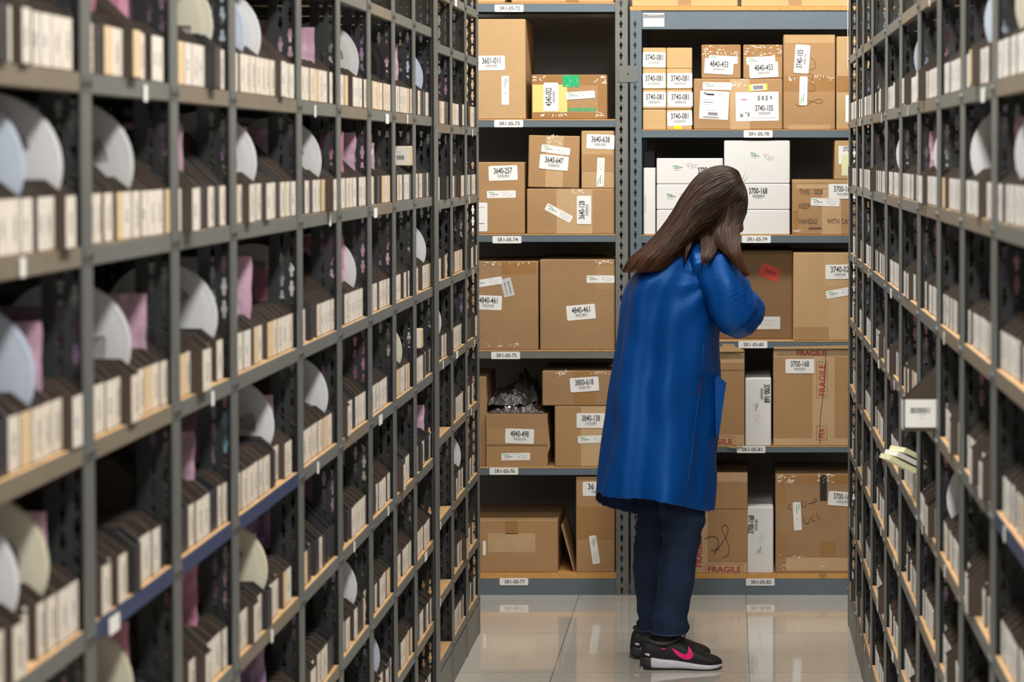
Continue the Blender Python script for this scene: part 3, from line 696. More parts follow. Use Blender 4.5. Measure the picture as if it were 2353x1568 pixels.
# shelf heights under each bay (top of the board)
zs = {'L0': shL[0][0]+.005, 'L1': shL[1][0]+.005, 'L2': shL[2][0]+.005, 'L3': shL[3][0]+.005, 'L4': shL[4][0]+.005, 'L5': shL[5][0]+.0205,
      'R0': shR[0][0]+.0145, 'R1': shR[1][0]+.0035, 'R2': shR[2][0]+.0035, 'R3': shR[3][0]+.0035, 'R4': shR[4][0]+.0035, 'R5': shR[5][0]+.018}
C = Carton
c = C('cardboard_box', 'cardboard box standing beside the dark gap on top shelf SR1-0S-72', 1085, -90, 1160, 8, 'kraft_yellow', z=zs['L0'])
c = C('cardboard_box', 'wide cardboard box filling most of top shelf SR1-0S-72', 1175, -100, 1411, 8, 'kraft_light', z=zs['L0']); c.strip(1300, -90, 1330, 8, 'tape_brown')
c = C('cardboard_box', 'tall plain cardboard box labelled 3601-011', 1066, 44, 1208, 273, 'kraft_light', depth=.42, z=zs['L1'])
c.num(1129, 145, '3601-011', 1, 62, 33); c.ship(1161, 208, -90, 66, 17)
c = C('cardboard_box', 'small taped box labelled 4540-002 with green tape', 1222, 172, 1395, 273, 'kraft', depth=.30, z=zs['L1'])
c.strip(1223, 173, 1394, 196, 'tape_brown'); c.strip(1223, 259, 1394, 272, 'tape_brown'); c.strip(1374, 190, 1394, 260, 'tape_brown', yy=.0002)
c.strip(1224, 195, 1303, 258, 'paper_yellow', 'yellow_slip', .0004); c.strip(1293, 171, 1331, 200, 'tape_green', 'green_tape', .0006)
c.part((lambda mb: [mb.card(*c.loc(1309+k*7.2, 252), (5.2, 3, 6)[k % 3]*PX, (9, 10, 7)[k % 3]*PX, 0, -.0006, .0001, 'tape_green') for k in range(9)] and mb)(MB()), 'green_print'); c.num(1266, 223, '4540-002', 90, 65, 34, .001); c.ship(1334, 219, 4, 66, 17, yy=.001)
c.gloss(1226, 174, 1260, 186, 10, 1); c.gloss(1296, 175, 1328, 198, 14, 2); c.gloss(1366, 173, 1394, 192, 10, 3); c.gloss(1365, 256, 1392, 270, 10, 4); c.gloss(1228, 262, 1320, 271, 12, 5)
c = C('cardboard_box', 'cardboard box labelled 3640-257 with a long document sleeve', 1066, 373, 1206, 540, 'kraft', z=zs['L2'])
c.num(1156, 398, '3640-257', 2, 66, 34); c.ship(1152, 447, 1, 66, 17)
u = c.loc(1101, 499); c.part(MB().card(u[0], u[1], 38*PX, 66*PX, 0, -.0003, .0005, 'paper', .05).card(u[0], u[1]+22*PX, 26*PX, 2*PX, 0, -.001, .0001, 'ink_light').card(u[0], u[1]-15*PX, 24*PX, 2*PX, 0, -.001, .0001, 'ink_grey'), 'document_sleeve')
c = C('cardboard_box', 'wide cardboard box labelled 3640-128 with one slanted label', 1211, 434, 1412, 540, 'kraft', z=zs['L2']); top128 = c.zb+c.h
c.strip(1279, 435, 1361, 538, 'tape_clear'); c.num(1342, 483, '3640-128', 90, 65, 33, .001); c.ship(1284, 490, -28, 66, 17, yy=.0003); c.gloss(1315, 435, 1345, 445, 12, 6)
c = C('cardboard_box', 'slightly tilted cardboard box labelled 3640-647', 1213, 312, 1330, 431, 'kraft', rot=1.2, z=top128+.0035, depth=.32)
c.strip(1254, 313, 1294, 430, 'tape_clear'); c.ship(1277, 345, -7, 66, 17, yy=.0006); c.num(1273, 374, '3640-647', -4, 66, 33, .001); c.gloss(1258, 312, 1294, 336, 22, 7)
c = C('cardboard_box', 'cardboard box labelled 3640-638 with a vertical shipping label', 1336, 301, 1412, 432, 'kraft_light', z=top128+.0005, depth=.32)
c.num(1380, 326, '3640-638', -2, 64, 33); c.ship(1380, 396, 88, 66, 17); c.strip(1336, 355, 1412, 395, 'kraft', 'tape')
c = C('cardboard_box', 'worn cardboard box with three labels, cut-off number 840-461', 1066, 601, 1237, 805, 'kraft_worn', depth=.45, z=zs['L3'])
c.ship(1121, 649, 9, 66, 17); c.num(1122, 696, '4840-461', -2, 62, 33)
u = c.loc(1166, 661); c.part(MB().card(u[0], u[1], 24*PX, 42*PX, 14, -.0003, .0005, 'paper_grey').card(u[0]+.008, u[1], 3*PX, 28*PX, 14, -.001, .0001, 'ink_grey').card(u[0]-.006, u[1]-.004, 2*PX, 30*PX, 14, -.001, .0001, 'ink_grey').card(u[0]+.001, u[1]+.02, 20*PX, 2*PX, 40, -.001, .0001, 'ink_light'), 'crumpled_label')
c.strip(1153, 603, 1232, 630, 'tape_brown'); c.gloss(1106, 603, 1230, 610, 14, 8); c.gloss(1120, 790, 1190, 803, 12, 9)
c = C('cardboard_box', 'large cardboard box labelled 4840-461 beside the grey-green upright', 1241, 597, 1413, 805, 'kraft_worn', depth=.45, z=zs['L3'])
c.num(1335, 718, '4840-461', 5, 66, 34); c.ship(1380, 642, 0, 64, 17); c.gloss(1370, 600, 1412, 608, 14, 10); c.strip(1370, 612, 1412, 665, 'kraft', 'tape')
c = C('cardboard_box', 'narrow cardboard box edge beside the foil bags', 1070, 866, 1118, 1073, 'kraft_worn', back=.02, z=zs['L4'])
c = C('cardboard_box', 'open cardboard box labelled 4840-498 stuffed with foil bags', 1118, 952, 1258, 1073, 'kraft', depth=.33, z=zs['L4'], open_=True); zf = c.zb+c.h; cf = c
c.num(1194, 1003, '4840-498', -2, 66, 34); c.ship(1185, 1050, 1, 66, 17); c.strip(1119, 1022, 1257, 1026, 'kraft_dark', 'crease'); c.strip(1120, 954, 1256, 984, 'kraft_worn', 'crease')
c.part(MB().prism([(c.w/2-.001, .04), (c.w/2+.010, .075), (c.w/2+.001, .17)], .0, .004, 'y', 'kraft'), 'flap')
c = C('cardboard_box', 'cardboard box labelled 3840-138 under box 3800-618', 1275, 934, 1412, 1073, 'kraft', depth=.38, z=zs['L4']); t = c.zb+c.h
c.strip(1335, 935, 1412, 1072, 'tape_clear'); c.num(1358, 967, '3840-138', 0, 66, 34, .001); c.ship(1361, 1010, 2, 66, 17, yy=.0005)
c = C('cardboard_box', 'flat cardboard box labelled 3800-618', 1246, 853, 1412, 930, 'kraft_worn', depth=.36, z=t+.002)
c.strip(1318, 854, 1368, 929, 'tape_brown'); c.num(1343, 884, '3800-618', 4, 66, 33, .001); c.gloss(1278, 854, 1310, 862, 14, 11); c.gloss(1350, 855, 1400, 860, 10, 12)
c = C('cardboard_box', 'low cardboard box on the bottom board above tag SR1-0S-77', 1066, 1196, 1282, 1314, 'kraft', depth=.40, z=zs['L5'])
c.strip(1121, 1226, 1230, 1270, 'tape_clear'); c.strip(1161, 1198, 1190, 1228, 'tape_brown'); c.part(MB().card(*c.loc(1113, 1260), 7*PX, 33*PX, 0, -.0003, .0004, 'paper'), 'paper_slip')
c = C('cardboard_box', 'tall cardboard box on the bottom board beside the grey-green upright', 1324, 1096, 1413, 1314, 'kraft', depth=.42, z=zs['L5'])
c.num(1372, 1124, '36      .', 0, 66, 33); c.ship(1366, 1264, -82, 66, 17); c.strip(1324, 1165, 1413, 1240, 'tape_brown')
mb = MB().prism([(-.0025, 0), (.0025, 0), (.0025, .175), (-.0025, .175)], 0, .3, 'y', 'kraft'); o = mb.build('cardboard_sheet'); o.location = (bx(1319, 1312), YB+.02, zs['L5']+.0015); o.rotation_euler = (0, radians(-15), 0)
tag(o, 'loose cardboard sheet leaning between two boxes on the bottom board', 'cardboard sheet')
# foil bags in and above the open box
def foil(name, label, x0, y0, x1, y1, Y, m, seed, amp=1.):
    xa, xb = bx(x0, y1, Y), bx(x1, y1, Y); za, zb_ = bz(y1, x0, Y), bz(y0, x0, Y); n, q = 22, 16; vs = []
    for j in range(q):
        for i in range(n):
            u, v = i/(n-1), j/(q-1); e = sin(pi*min(max(u, .02), .98))**.4
            nz = noise.noise(Vector((u*5, v*3, seed)))*.30+noise.noise(Vector((u*15, v*7, seed+3)))*.2
            vs.append((xa+(xb-xa)*u, Y+.24*v, za+(zb_-za)*(.02+e*max(.12, .62+.25*sin(pi*v)+nz*amp))))
    off = len(vs); vs += [(a, b, za+(c_-za)*.0+(zb_-za)*(.22*abs(2*(a-xa)/(xb-xa)-1)**3)*(0 if c_-za < .4*(zb_-za) else 1)) for a, b, c_ in vs]
    fs = [(j*n+i, j*n+i+1, (j+1)*n+i+1, (j+1)*n+i) for j in range(q-1) for i in range(n-1)]
    bt = None; per = [i for i in range(n)]+[j*n+n-1 for j in range(1, q)]+[(q-1)*n+i for i in range(n-2, -1, -1)]+[j*n for j in range(q-2, 0, -1)]
    allf = fs+[tuple(off+a for a in reversed(f)) for f in fs]+[(per[k], per[(k+1) % len(per)], off+per[(k+1) % len(per)], off+per[k]) for k in range(len(per))]
    o = MB().add(vs, allf, m).build(name); return tag(o, label, 'foil bag', 'foil bags in the open box')
foil('foil_bag', 'silver foil bag lying lower in the open box 4840-498', 1121, 918, 1256, 958, YB+.03, 'foil', 3.3)
foil('foil_bag', 'silver foil bag on top of the other in the open box', 1118, 893, 1206, 932, YB+.04, 'foil', 8.1)
foil('foil_bag', 'black shiny bag bunched at the back above the silver bags', 1164, 860, 1236, 930, YB+.10, 'foil_dark', 5.2)
# a wooden stick on shelf SR1-0S-75
z_ = zs['L3']
o = MB().tube([(bx(1350, 556, YB+.3), YB+.28, bz(557, 1350, YB+.28)-.004), (bx(1425, 597, YB+.28), YB+.28, bz(600, 1425, YB+.28))], .0055, 'kraft', 6, False).build('wooden_stick')
tag(o, 'thin wooden stick slanting above box 4840-461', 'stick')
# ---- right unit
c = C('cardboard_box', 'cardboard box on the orange board, beside the upright', 1452, -90, 1695, 13, 'kraft_yellow', z=zs['R0']); c.strip(1558, -90, 1588, 12, 'kraft', 'tape')
c = C('cardboard_box', 'cardboard box on the orange board, beside the white-label rack', 1703, -95, 1960, 13, 'kraft_yellow', z=zs['R0']); c.strip(1812, -90, 1842, 12, 'kraft', 'tape')
rows = [(110, 157), (158, 205), (206, 251), (252, 299)]; zt = zs['R1']
for k in (3, 2, 1, 0):
    y0, y1 = rows[k]; hh = (y1-y0)*PX-.0008
    for j, (x0, x1) in enumerate(((1477, 1530.5), (1532, 1590))):
        rn = ['top', 'second', 'third', 'bottom'][k]
        lab = not ((j == 1 and k == 0) or (j == 0 and k == 3))
        nm = '%s small box of the column %s, %s' % (rn, 'beside the blue upright' if j == 0 else 'beside the larger box', 'labelled 3740-081' if lab else 'without a label')
        c = C('small_box', nm, x0, y0, x1, y1, 'kraft_yellow', depth=.24, z=zt, seam=False, cat='cardboard box', group='stack of small boxes labelled 3740-081', bev=.002)
        if lab: c.num((x0+x1)/2+(1 if j else -.5)+(1 if k == 2 else 0), (y0+y1)/2+(4 if k < 2 else 0)+(-3 if k == 3 else 0), '3740-081', [-1, .5, 0, 2][k], 52 if j == 0 else 57, 34, big=.96)
        if j == 1 and k == 3: c.strip(1549, 289, 1566, 297, 'sticker_yellow', 'yellow_sticker', .0014)
    zt += (y1-y0)*PX+.0002
c = C('cardboard_box', 'wide box with two large paper labels, 3740-105', 1594, 181, 1798, 299, 'kraft', depth=.40, z=zs['R1']); t = c.zb+c.h
c.strip(1678, 182, 1723, 297, 'tape_clear'); c.ship(1648, 198, -1, 66, 17)
def paper(c, px, py, w_, h_, rot, lines, name='paper_label', cut=0):
    u, v = c.loc(px, py); mb = MB().card(u, v, w_*PX, h_*PX, rot, -.0003, .0005, 'paper', cut); q = radians(rot)
    for (a, b, ww, hh, m) in lines: mb.card(u+(a*cos(q)-b*sin(q))*PX, v+(a*sin(q)+b*cos(q))*PX, ww*PX, hh*PX, rot, -.001, .0001, m)
    return c.part(mb, name)
paper(c, 1641, 242, 66, 64, -3, [(-22, 26, 6, 5, 'ink_grey'), (-10, 24, 18, 4, 'ink'), (12, 27, 14, 2, 'ink_light'), (14, 22, 16, 2, 'ink_light'), (-18, 12, 18, 2, 'ink_light'), (-14, 6, 22, 2, 'ink_grey'), (-16, 1, 18, 2, 'ink_light'), (-6, -12, 24, 2, 'ink_light'), (-2, -20, 22, 7, 'ink_grey'), (-6, -28, 36, 3, 'ink_grey')])
paper(c, 1740, 245, 98, 66, 1, [(-44, 10, 1.5, 20, 'ink_light'), (-30, 16, 12, 2, 'ink_red'), (4, 19, 5, 12, 'ink_grey'), (13, 19, 6, 10, 'ink_grey'), (22, 19, 5, 12, 'ink_grey'), (32, 20, 5, 8, 'ink_grey'), (-36, -20, 7, 8, 'ink_grey'), (-26, -14, 4, 4, 'ink_grey'), (-20, -18, 5, 9, 'ink_grey'), (-14, 2, 1, 56, 'ink_light')])
c.num(1756, 254, '3740-105', 1, 60, 34, .001, big=.98)
u = c.loc(1742, 201); c.part(MB().card(u[0], u[1], 42*PX, 15*PX, 3, -.0003, .0005, 'sticker_yellow').card(u[0], u[1], 32*PX, 14*PX, 3, -.0009, .0004, 'paper').card(u[0], u[1], 23*PX, 9*PX, 3, -.0014, .0001, 'ink_grey'), 'barcode_label'); c.gloss(1680, 181, 1720, 200, 14, 13)
for (x0, x1, cxn, sx, word) in ((1612, 1702, 1652, 1, 'with its labels offset upward, standing beside the small boxes'), (1708, 1798, 1755, -1, 'beside the tall tied box')):
    c = C('cardboard_box', 'taped box labelled 4840-453 %s' % word, x0, 103, x1, 179, 'kraft', depth=.30, z=t+.0005, group='pair of boxes labelled 4840-453')
    c.strip(x0+2, 104, x1-2, 130, 'tape_brown'); c.gloss(x0+3, 104, x1-3, 128, 26, int(x0)); c.ship(1662 if sx > 0 else 1748, 137 if sx > 0 else 139, -3*sx, 66, 17, yy=.0004); c.num(1652 if sx > 0 else 1755, 153 if sx > 0 else 161, '4840-453', -3*sx, 66, 35, .001)
c = C('cardboard_box', 'tall cardboard box labelled 3740-105 with pen loops', 1800, 80, 1919, 300, 'kraft', depth=.42, z=zs['R1'])
c.strip(1803, 82, 1917, 99, 'kraft_light', 'flap'); c.strip(1803, 175, 1917, 210, 'tape_brown'); c.strip(1812, 287, 1908, 299, 'kraft_light', 'flap'); c.gloss(1804, 172, 1916, 190, 22, 14)
c.pen([(1862, 132), (1872, 142), (1873, 155), (1864, 160), (1858, 157)], r=.0007); c.pen([(1856, 170), (1868, 172), (1867, 182), (1858, 184)], r=.0007); c.pen([(1860, 190), (1872, 198), (1871, 208), (1860, 210), (1856, 207)], r=.0007)
c.pen([(1827, 239), (1836, 244), (1852, 242), (1872, 231), (1885, 228), (1890, 233), (1882, 238), (1870, 234), (1856, 232)], r=.0008)
c.num(1843, 136, '3740-105', 86, 65, 34, .001); c.ship(1846, 209, 89, 66, 18, yy=.0006)
c = C('cardboard_box', 'cardboard box behind the rack edge, beside the tall tied box', 1922, 84, 2010, 300, 'kraft_light', depth=.38, z=zs['R1']); c.strip(1924, 175, 2000, 212, 'tape_brown'); c.part(MB().card(*c.loc(1950, 250), 14*PX, 62*PX, 0, -.0003, .0004, 'paper'), 'paper_label')
W = 'white cardboard box'
c = C('white_box', 'narrow white box standing beside the blue upright', 1479, 386, 1506, 541, 'box_white', z=zs['R2'], seam=False); t1 = c.zb+c.h
c.part(MB().card(*c.loc(1483, 470), 3*PX, 40*PX, 0, -.0003, .0001, 'ink_light'), 'printed_text')
c = C('dark_box', 'dark grey box resting on the narrow white box', 1479, 346, 1505, 386, 'back_sheet', back=.12, z=t1+.0005, depth=.2, seam=False)
z0 = zs['R2']; t2 = z0
for k, (y0, y1, nm) in enumerate(((483, 541, 'bottom'), (424, 481, 'middle'), (364, 422, 'top'))):
    c = C('white_box', '%s white box of the three-high stack behind her hair' % nm, 1509, y0, 1661, y1, 'box_white', z=t2, seam=False, group='white boxes stacked behind her head'); t2 = c.zb+c.h+.0012
    if k == 2: c.ship(1575, 383, 8, 66, 17, False); c.num(1625, 396, '3700-168', 4, 60, 30, 0, False)
    if k == 1: c.ship(1560, 452, -3, 66, 17, False)
t2 = z0
for k, (y0, y1, nm) in enumerate(((483, 541, 'bottom white box of the stack, below the 3700-168 print, beside her nose'), (423, 481, 'white box printed 3700-168 in the middle of its stack'), (323, 421, 'tall white box on top of the 3700-168 box'))):
    c = C('white_box', nm, 1663+(1 if k == 2 else 0), y0, 1815, y1, 'box_white', z=t2, seam=False, group='white boxes in the 3700-168 stack'); t2 = c.zb+c.h+.0012
    if k == 2: c.ship(1752, 360, -8, 66, 17, False)
    if k == 1: c.num(1742, 444, '3700-168', 0, 66, 34, 0, False)
c = C('cardboard_box', 'cardboard box printed KEEP and HANDLE, behind the rack edge', 1820, 413, 2000, 541, 'kraft', z=zs['R2']); t = c.zb+c.h
c.strip(1889, 436, 1933, 540, 'tape_clear'); c.strip(1822, 485, 1834, 540, 'tape_brown'); c.strip(1821, 414, 2000, 420, 'kraft_light', 'flap'); c.strip(1830, 424, 2000, 434, 'tape_clear', yy=.0001)
for (x, y, t_, w_) in ((1848, 441, 'THIS', 23), (1881, 441, 'SIDE', 20), (1849, 474, 'KEEP', 26), (1857, 509, 'HANDLE', 42), (1921, 509, 'WITH CARE', 60)): c.words(x if t_ != 'WITH CARE' else 1930, y, t_, w_, 12, 'pen_brown')
c.strip(1858, 523, 1888, 528, 'pen_brown', 'printed_line'); c.num(1937, 440, '3700-168', 0, 66, 34, .001); c.ship(1896, 465, -2, 66, 18, yy=.0006); c.gloss(1822, 530, 1840, 539, 8, 15)
c = C('cardboard_box', 'small cardboard box with a yellow note on top of the KEEP box', 1918, 323, 1990, 411, 'kraft_light', z=t+.0005, depth=.3)
c.strip(1927, 336, 1975, 377, 'paper', 'paper_label', .0003); c.strip(1934, 356, 1975, 404, 'paper_note', 'yellow_note', .0008); c.words(1955, 343, '3700-168', 35, 11)
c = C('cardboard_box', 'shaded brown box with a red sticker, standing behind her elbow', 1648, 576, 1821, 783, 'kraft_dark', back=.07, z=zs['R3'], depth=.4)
u = c.loc(1769, 626); c.part(MB().card(u[0], u[1], 46*PX, 31*PX, -22, -.0003, .0004, 'sticker_red').card(u[0]+.002, u[1], 28*PX, 8*PX, -22, -.0008, .0001, 'ink_red'), 'red_sticker')
c.strip(1725, 728, 1793, 757, 'paper_grey', 'grey_label', .0003); c.strip(1735, 735, 1780, 738, 'ink_light', 'printed_line', .0008); c.strip(1735, 744, 1770, 747, 'ink_light', 'printed_line', .0008)
c = C('cardboard_box', 'cardboard box labelled 3740-02, beside the brown red-sticker box', 1823, 581, 2000, 784, 'kraft_light', z=zs['R3'])
c.strip(1894, 583, 1938, 659, 'tape_clear'); c.strip(1904, 680, 2000, 779, 'tape_clear'); c.num(1930, 625, '3740-02', 1, 66, 33, .001); c.ship(1931, 673, 10, 66, 18, yy=.0006); c.strip(1823, 752, 1904, 781, 'kraft', 'tape')
c = C('cardboard_box', 'cardboard box with torn top edge and red print, behind her coat pocket', 1600, 803, 1711, 1025, 'kraft', z=zs['R4'])
c.strip(1601, 812, 1710, 834, 'tape_clear'); c.strip(1601, 850, 1707, 853, 'kraft_dark', 'crease'); c.strip(1601, 1000, 1710, 1024, 'tape_clear'); c.words(1645, 1015, 'FRAGILE', 76, 13, 'ink_red', box=True)
c.rip([(1601, 809), (1711, 808), (1708, 803), (1690, 797), (1686, 791), (1662, 790), (1658, 797), (1601, 800)], f=.0105); c.rip([(1670, 1026), (1706, 1025), (1690, 1030), (1678, 1029)], f=.0105)
c = C('white_box', 'tall white box with sideways 3700-168 print, between two cardboard boxes', 1713, 870, 1772, 1025, 'box_white', z=zs['R4'], seam=False)
c.num(1757, 905, '3700-168', -89, 60, 33, 0, False); c.ship(1738, 950, -84, 55, 16, False)
c = C('cardboard_box', 'large cardboard box labelled 3700-168 with vertical FRAGILE tape', 1777, 803, 2000, 1025, 'kraft', z=zs['R4'])
c.strip(1779, 801, 2000, 822, 'tape_clear'); c.strip(1867, 801, 1918, 1024, 'tape_clear', yy=.0003); c.strip(1778, 1008, 2000, 1024, 'tape_clear', yy=.0001)
c.words(1864, 812, 'FRAGILE', 66, 12, 'ink_red'); c.words(1889, 874, 'FRAGILE', 72, 15, 'ink_red', 90, box=True); c.words(1888, 996, 'FRA', 22, 15, 'ink_red', 90, box=True)
c.pen([(1898, 805), (1896, 860), (1892, 905), (1886, 950), (1884, 990), (1885, 1020)], 'ink', .0012); c.num(1838, 842, '3700-168', 0, 66, 33, .001); c.rip([(1778, 797), (1990, 793), (1990, 801), (1778, 802)], f=.0105); c.gloss(1880, 797, 1912, 803, 8, 17)
c = C('cardboard_box', 'cardboard box on the bottom board with a pen scrawl and FRAGILE print', 1595, 1088, 1718, 1318, 'kraft', z=zs['R5'])
c.strip(1596, 1090, 1717, 1108, 'tape_clear'); c.strip(1596, 1169, 1717, 1171, 'kraft_dark', 'crease'); c.strip(1600, 1180, 1626, 1316, 'tape_clear', yy=.0001); c.strip(1600, 1294, 1717, 1317, 'tape_clear', yy=.0002)
c.words(1665, 1309, 'FRAGILE', 76, 13, 'ink_red', box=True); c.words(1606, 1268, 'FRAGILE', 72, 14, 'ink_red', 90)
c.pen([(1619, 1240), (1634, 1233), (1648, 1238), (1651, 1252), (1646, 1263), (1634, 1266)], 'ink', .001); c.pen([(1641, 1273), (1655, 1254), (1669, 1232), (1673, 1215), (1667, 1207), (1659, 1213), (1660, 1222), (1668, 1238), (1675, 1258), (1672, 1276), (1661, 1281)], 'ink', .001)
c = C('white_box', 'tall white box on the bottom board with sideways 3700-168 print', 1718, 1166, 1777, 1317, 'box_white', z=zs['R5'], seam=False)
c.num(1731, 1206, '3700-168', 88, 60, 33, 0, False); c.ship(1748, 1250, 84, 55, 16, False)
c = C('cardboard_box', 'large taped box on the bottom board with blue pen writing', 1782, 1091, 2000, 1318, 'kraft_worn', z=zs['R5'])
c.strip(1783, 1092, 2000, 1113, 'tape_brown'); c.strip(1884, 1092, 1900, 1152, 'tape_black', 'black_tape', .0004); c.strip(1783, 1113, 1804, 1160, 'tape_brown'); c.strip(1783, 1228, 1806, 1280, 'tape_brown'); c.strip(1806, 1282, 2000, 1312, 'tape_clear', yy=.0001); c.strip(1883, 1245, 1920, 1290, 'tape_brown')
c.gloss(1784, 1092, 1825, 1112, 24, 18); c.gloss(1878, 1090, 1915, 1110, 24, 19); c.gloss(1786, 1275, 1900, 1314, 14, 20); c.ship(1832, 1187, -87, 65, 18, yy=.0006); c.num(1936, 1147, '3700-168', -4, 66, 33, .0012)
for k, p in enumerate(([(1815, 1158), (1812, 1168), (1818, 1171)], [(1845, 1150), (1843, 1163), (1851, 1165), (1852, 1152)], [(1857, 1158), (1868, 1156)], [(1872, 1145), (1868, 1156), (1876, 1152), (1874, 1145)], [(1846, 1187), (1848, 1200), (1856, 1204), (1863, 1190)], [(1867, 1185), (1866, 1197), (1874, 1197)], [(1877, 1178), (1878, 1186), (1885, 1194)])): c.pen(p, 'ink', .0009)
c.rip([(1880, 1317), (1900, 1317), (1895, 1322), (1885, 1321)], 'kraft', f=.0105)
# ------------------------------------------------------------------ the person
YP = 7.60
PO = Vector(atY(1545, 1530, YP)); PO.z = 0
def W(px, py, Y=YP): return Vector(atY(px, py, Y))
person = None
# --- body: one continuous surface grown around the posed skeleton
NOSE = W(1699, 522, 7.62)
Hc = W(1651, 470, YP)
sk = []           # (p0, r0, p1, r1)
def limb(*pr):
    for (a, ra), (b, rb) in zip(pr[:-1], pr[1:]): sk.append((Vector(a), ra, Vector(b), rb))
fd = Vector((.80, .28, -.53)).normalized()          # where the face looks: into the rack, down and slightly away
up = (Vector((0, 0, 1))-fd*fd.z).normalized(); sd = fd.cross(up)
def H(f, u, s_): return Hc+fd*f+up*u+sd*s_
limb((H(-.01, .025, 0), .088), (H(.015, .0, 0), .080)); limb((H(.02, -.03, 0), .066), (H(.05, -.075, 0), .040))      # skull, jaw
limb((H(.088, .0, 0), .008), (H(.105, -.028, 0), .0105))                                                   # nose bridge to tip
for q in (-1, 1):
    limb((H(.068, .018, .03*q), .017), (H(.07, .016, .034*q), .016)); limb((H(.08, -.05, .006*q), .010), (H(.078, -.051, .016*q), .007))   # brow and cheek, lips
    limb((H(-.005, .005, .082*q), .012), (H(.0, -.025, .082*q), .009))                                       # ears
    limb((H(.055, -.02, .035*q), .024), (H(.045, -.045, .03*q), .02))
    limb((H(.083, -.034, .008*q), .007), (H(.086, -.032, .009*q), .006))
nk = W(1618, 560); limb((H(-.02, -.05, 0), .052), (nk, .054))
sR, sL = W(1622, 608, 7.52), W(1610, 585, 7.76)
chest = W(1560, 690); belly = W(1545, 800); pelvis = W(1540, 920)
limb((nk, .055), (W(1590, 610), .095)); limb((W(1590, 615), .10), (chest, .118), (belly, .108), (pelvis, .125))
limb((sR, .045), (W(1600, 610), .07)); limb((sL, .058), (W(1600, 610), .07))
eR, eL = W(1704, 725, 7.46), W(1690, 715, 7.86)
wR, wL = W(1694, 690, 7.68), W(1690, 680, 7.80)
limb((sR, .045), (eR, .036), (wR, .027)); limb((sL, .050), (eL, .038), (wL, .027))
hR, hL = W(1542, 1100, 7.55), W(1515, 1100, 7.67)
kR, kL = W(1560, 1235, 7.54), W(1505, 1235, 7.69); aR, aL = W(1530, 1450, 7.53), W(1492, 1440, 7.69)
limb((pelvis, .10), (W(1560, 1010, 7.555), .058), (kR, .041), (W(1546, 1330, 7.535), .043), (aR, .031)); limb((pelvis, .10), (W(1530, 1010, 7.67), .050), (kL, .039), (W(1496, 1330, 7.69), .041), (aL, .031))
for a, d in ((aR, 1), (aL, 1)):       # feet
    f = Vector((a.x-.01, a.y, .055)); limb((a, .030), (f, .024)); limb((f+Vector((-.012, 0, -.010)), .022), (f+Vector((.05, 0, -.015)), .019), (f+Vector((.11, 0, -.024)), .013))
# hands: palm, four fingers of unequal length, thumb from the side, closed around a small bin
for wr, s_ in ((wR, 1), (wL, -1)):
    p = (Vector((-.30, .45, .65))).normalized(); q = Vector((-.1, 1, -.1)).normalized()*s_; nrm = p.cross(q).normalized()*s_
    limb((wr, .025), (wr+p*.03, .024))
    for k in range(4):
        b = wr+p*.075+q*(.011+(-.0195+k*.0165-.006)); limb((wr+p*.02+q*(-.012+k*.009), .0165), (b, .0115))
        ln = (.036, .042, .040, .031)[k]; t1 = b+(p*.85+nrm*-.5)*ln; t2 = t1+(p*.25-nrm*.95)*ln*.62; t3 = t2+(-p*.45-nrm*.8)*ln*.45
        limb((b, .0095), (t1, .0085), (t2, .0078), (t3, .0065))
    b = wr+p*.025-q*.02; t1 = b+(p*.5-q*.75-nrm*.3)*.042; t2 = t1+(p*.7-q*.15-nrm*.6)*.03; limb((wr+p*.01, .02), (b, .0135), (t1, .0105), (t2, .0085))
def capsules(sk, n=16):
    mb = MB()
    for a, ra, b, rb in sk:
        d = b-a; L = max(d.length, 1e-4); t = d/L; x = t.orthogonal().normalized(); y = t.cross(x); rings = []
        for k in range(5): an = pi/2*(k/5)-pi/2+.05; rings.append((a+t*(sin(an)*ra), cos(an)*ra))
        rings += [(a, ra), (b, rb)]
        for k in range(1, 6): an = pi/2*(k/5)-.05*(k == 5); rings.append((b+t*(sin(an)*rb), cos(an)*rb))
        mb.loft([[tuple(c+(x*cos(2*pi*i/n)+y*sin(2*pi*i/n))*r) for i in range(n)] for c, r in rings], 'skin')
    return mb
def remesh(mb, name, parent, vox, sm, org, disp=None, smf=.5):
    o = mb.build(name, None, org=org); o.location = (0, 0, 0)
    m = o.modifiers.new('r', 'REMESH'); m.mode = 'VOXEL'; m.voxel_size = vox; m.use_smooth_shade = True
    m = o.modifiers.new('s', 'SMOOTH'); m.factor = smf; m.iterations = sm
    dg = bpy.context.evaluated_depsgraph_get(); me = bpy.data.meshes.new_from_object(o.evaluated_get(dg)); me.name = name
    me.materials.clear(); me.materials.append(M[mb.m[0]])
    if disp:
        me.update(); no = [v.normal.copy() for v in me.vertices]
        for v, n_ in zip(me.vertices, no): v.co += n_*disp(v.co+Vector(org), n_)
    for p in me.polygons: p.use_smooth = True
    bpy.data.objects.remove(o); n = bpy.data.objects.new(name, me); COL.objects.link(n)
    if parent: n.parent = parent
    else: n.location = org
    return n
person = remesh(capsules(sk), 'person', None, .0055, 3, PO)
tag(person, 'person in a long blue lab coat and dark jeans, looking down into the white-label rack', 'person')
ey = MB()
for q in (-1, 1):
    c0 = H(.079, .004, .031*q); ey.loft([[tuple(c0+fd*(.009*sin(a))+(up*sin(2*pi*k/12)+sd*cos(2*pi*k/12))*.011*cos(a)) for k in range(12)] for a in (-1.2, -.6, 0, .6, 1.2)], 'paper')
    ey.loft([[tuple(c0+fd*(.0092*sin(a))+(up*sin(2*pi*k/12)+sd*cos(2*pi*k/12))*.0095*cos(a)) for k in range(12)] for a in (.95, 1.2, 1.5)], 'ink')
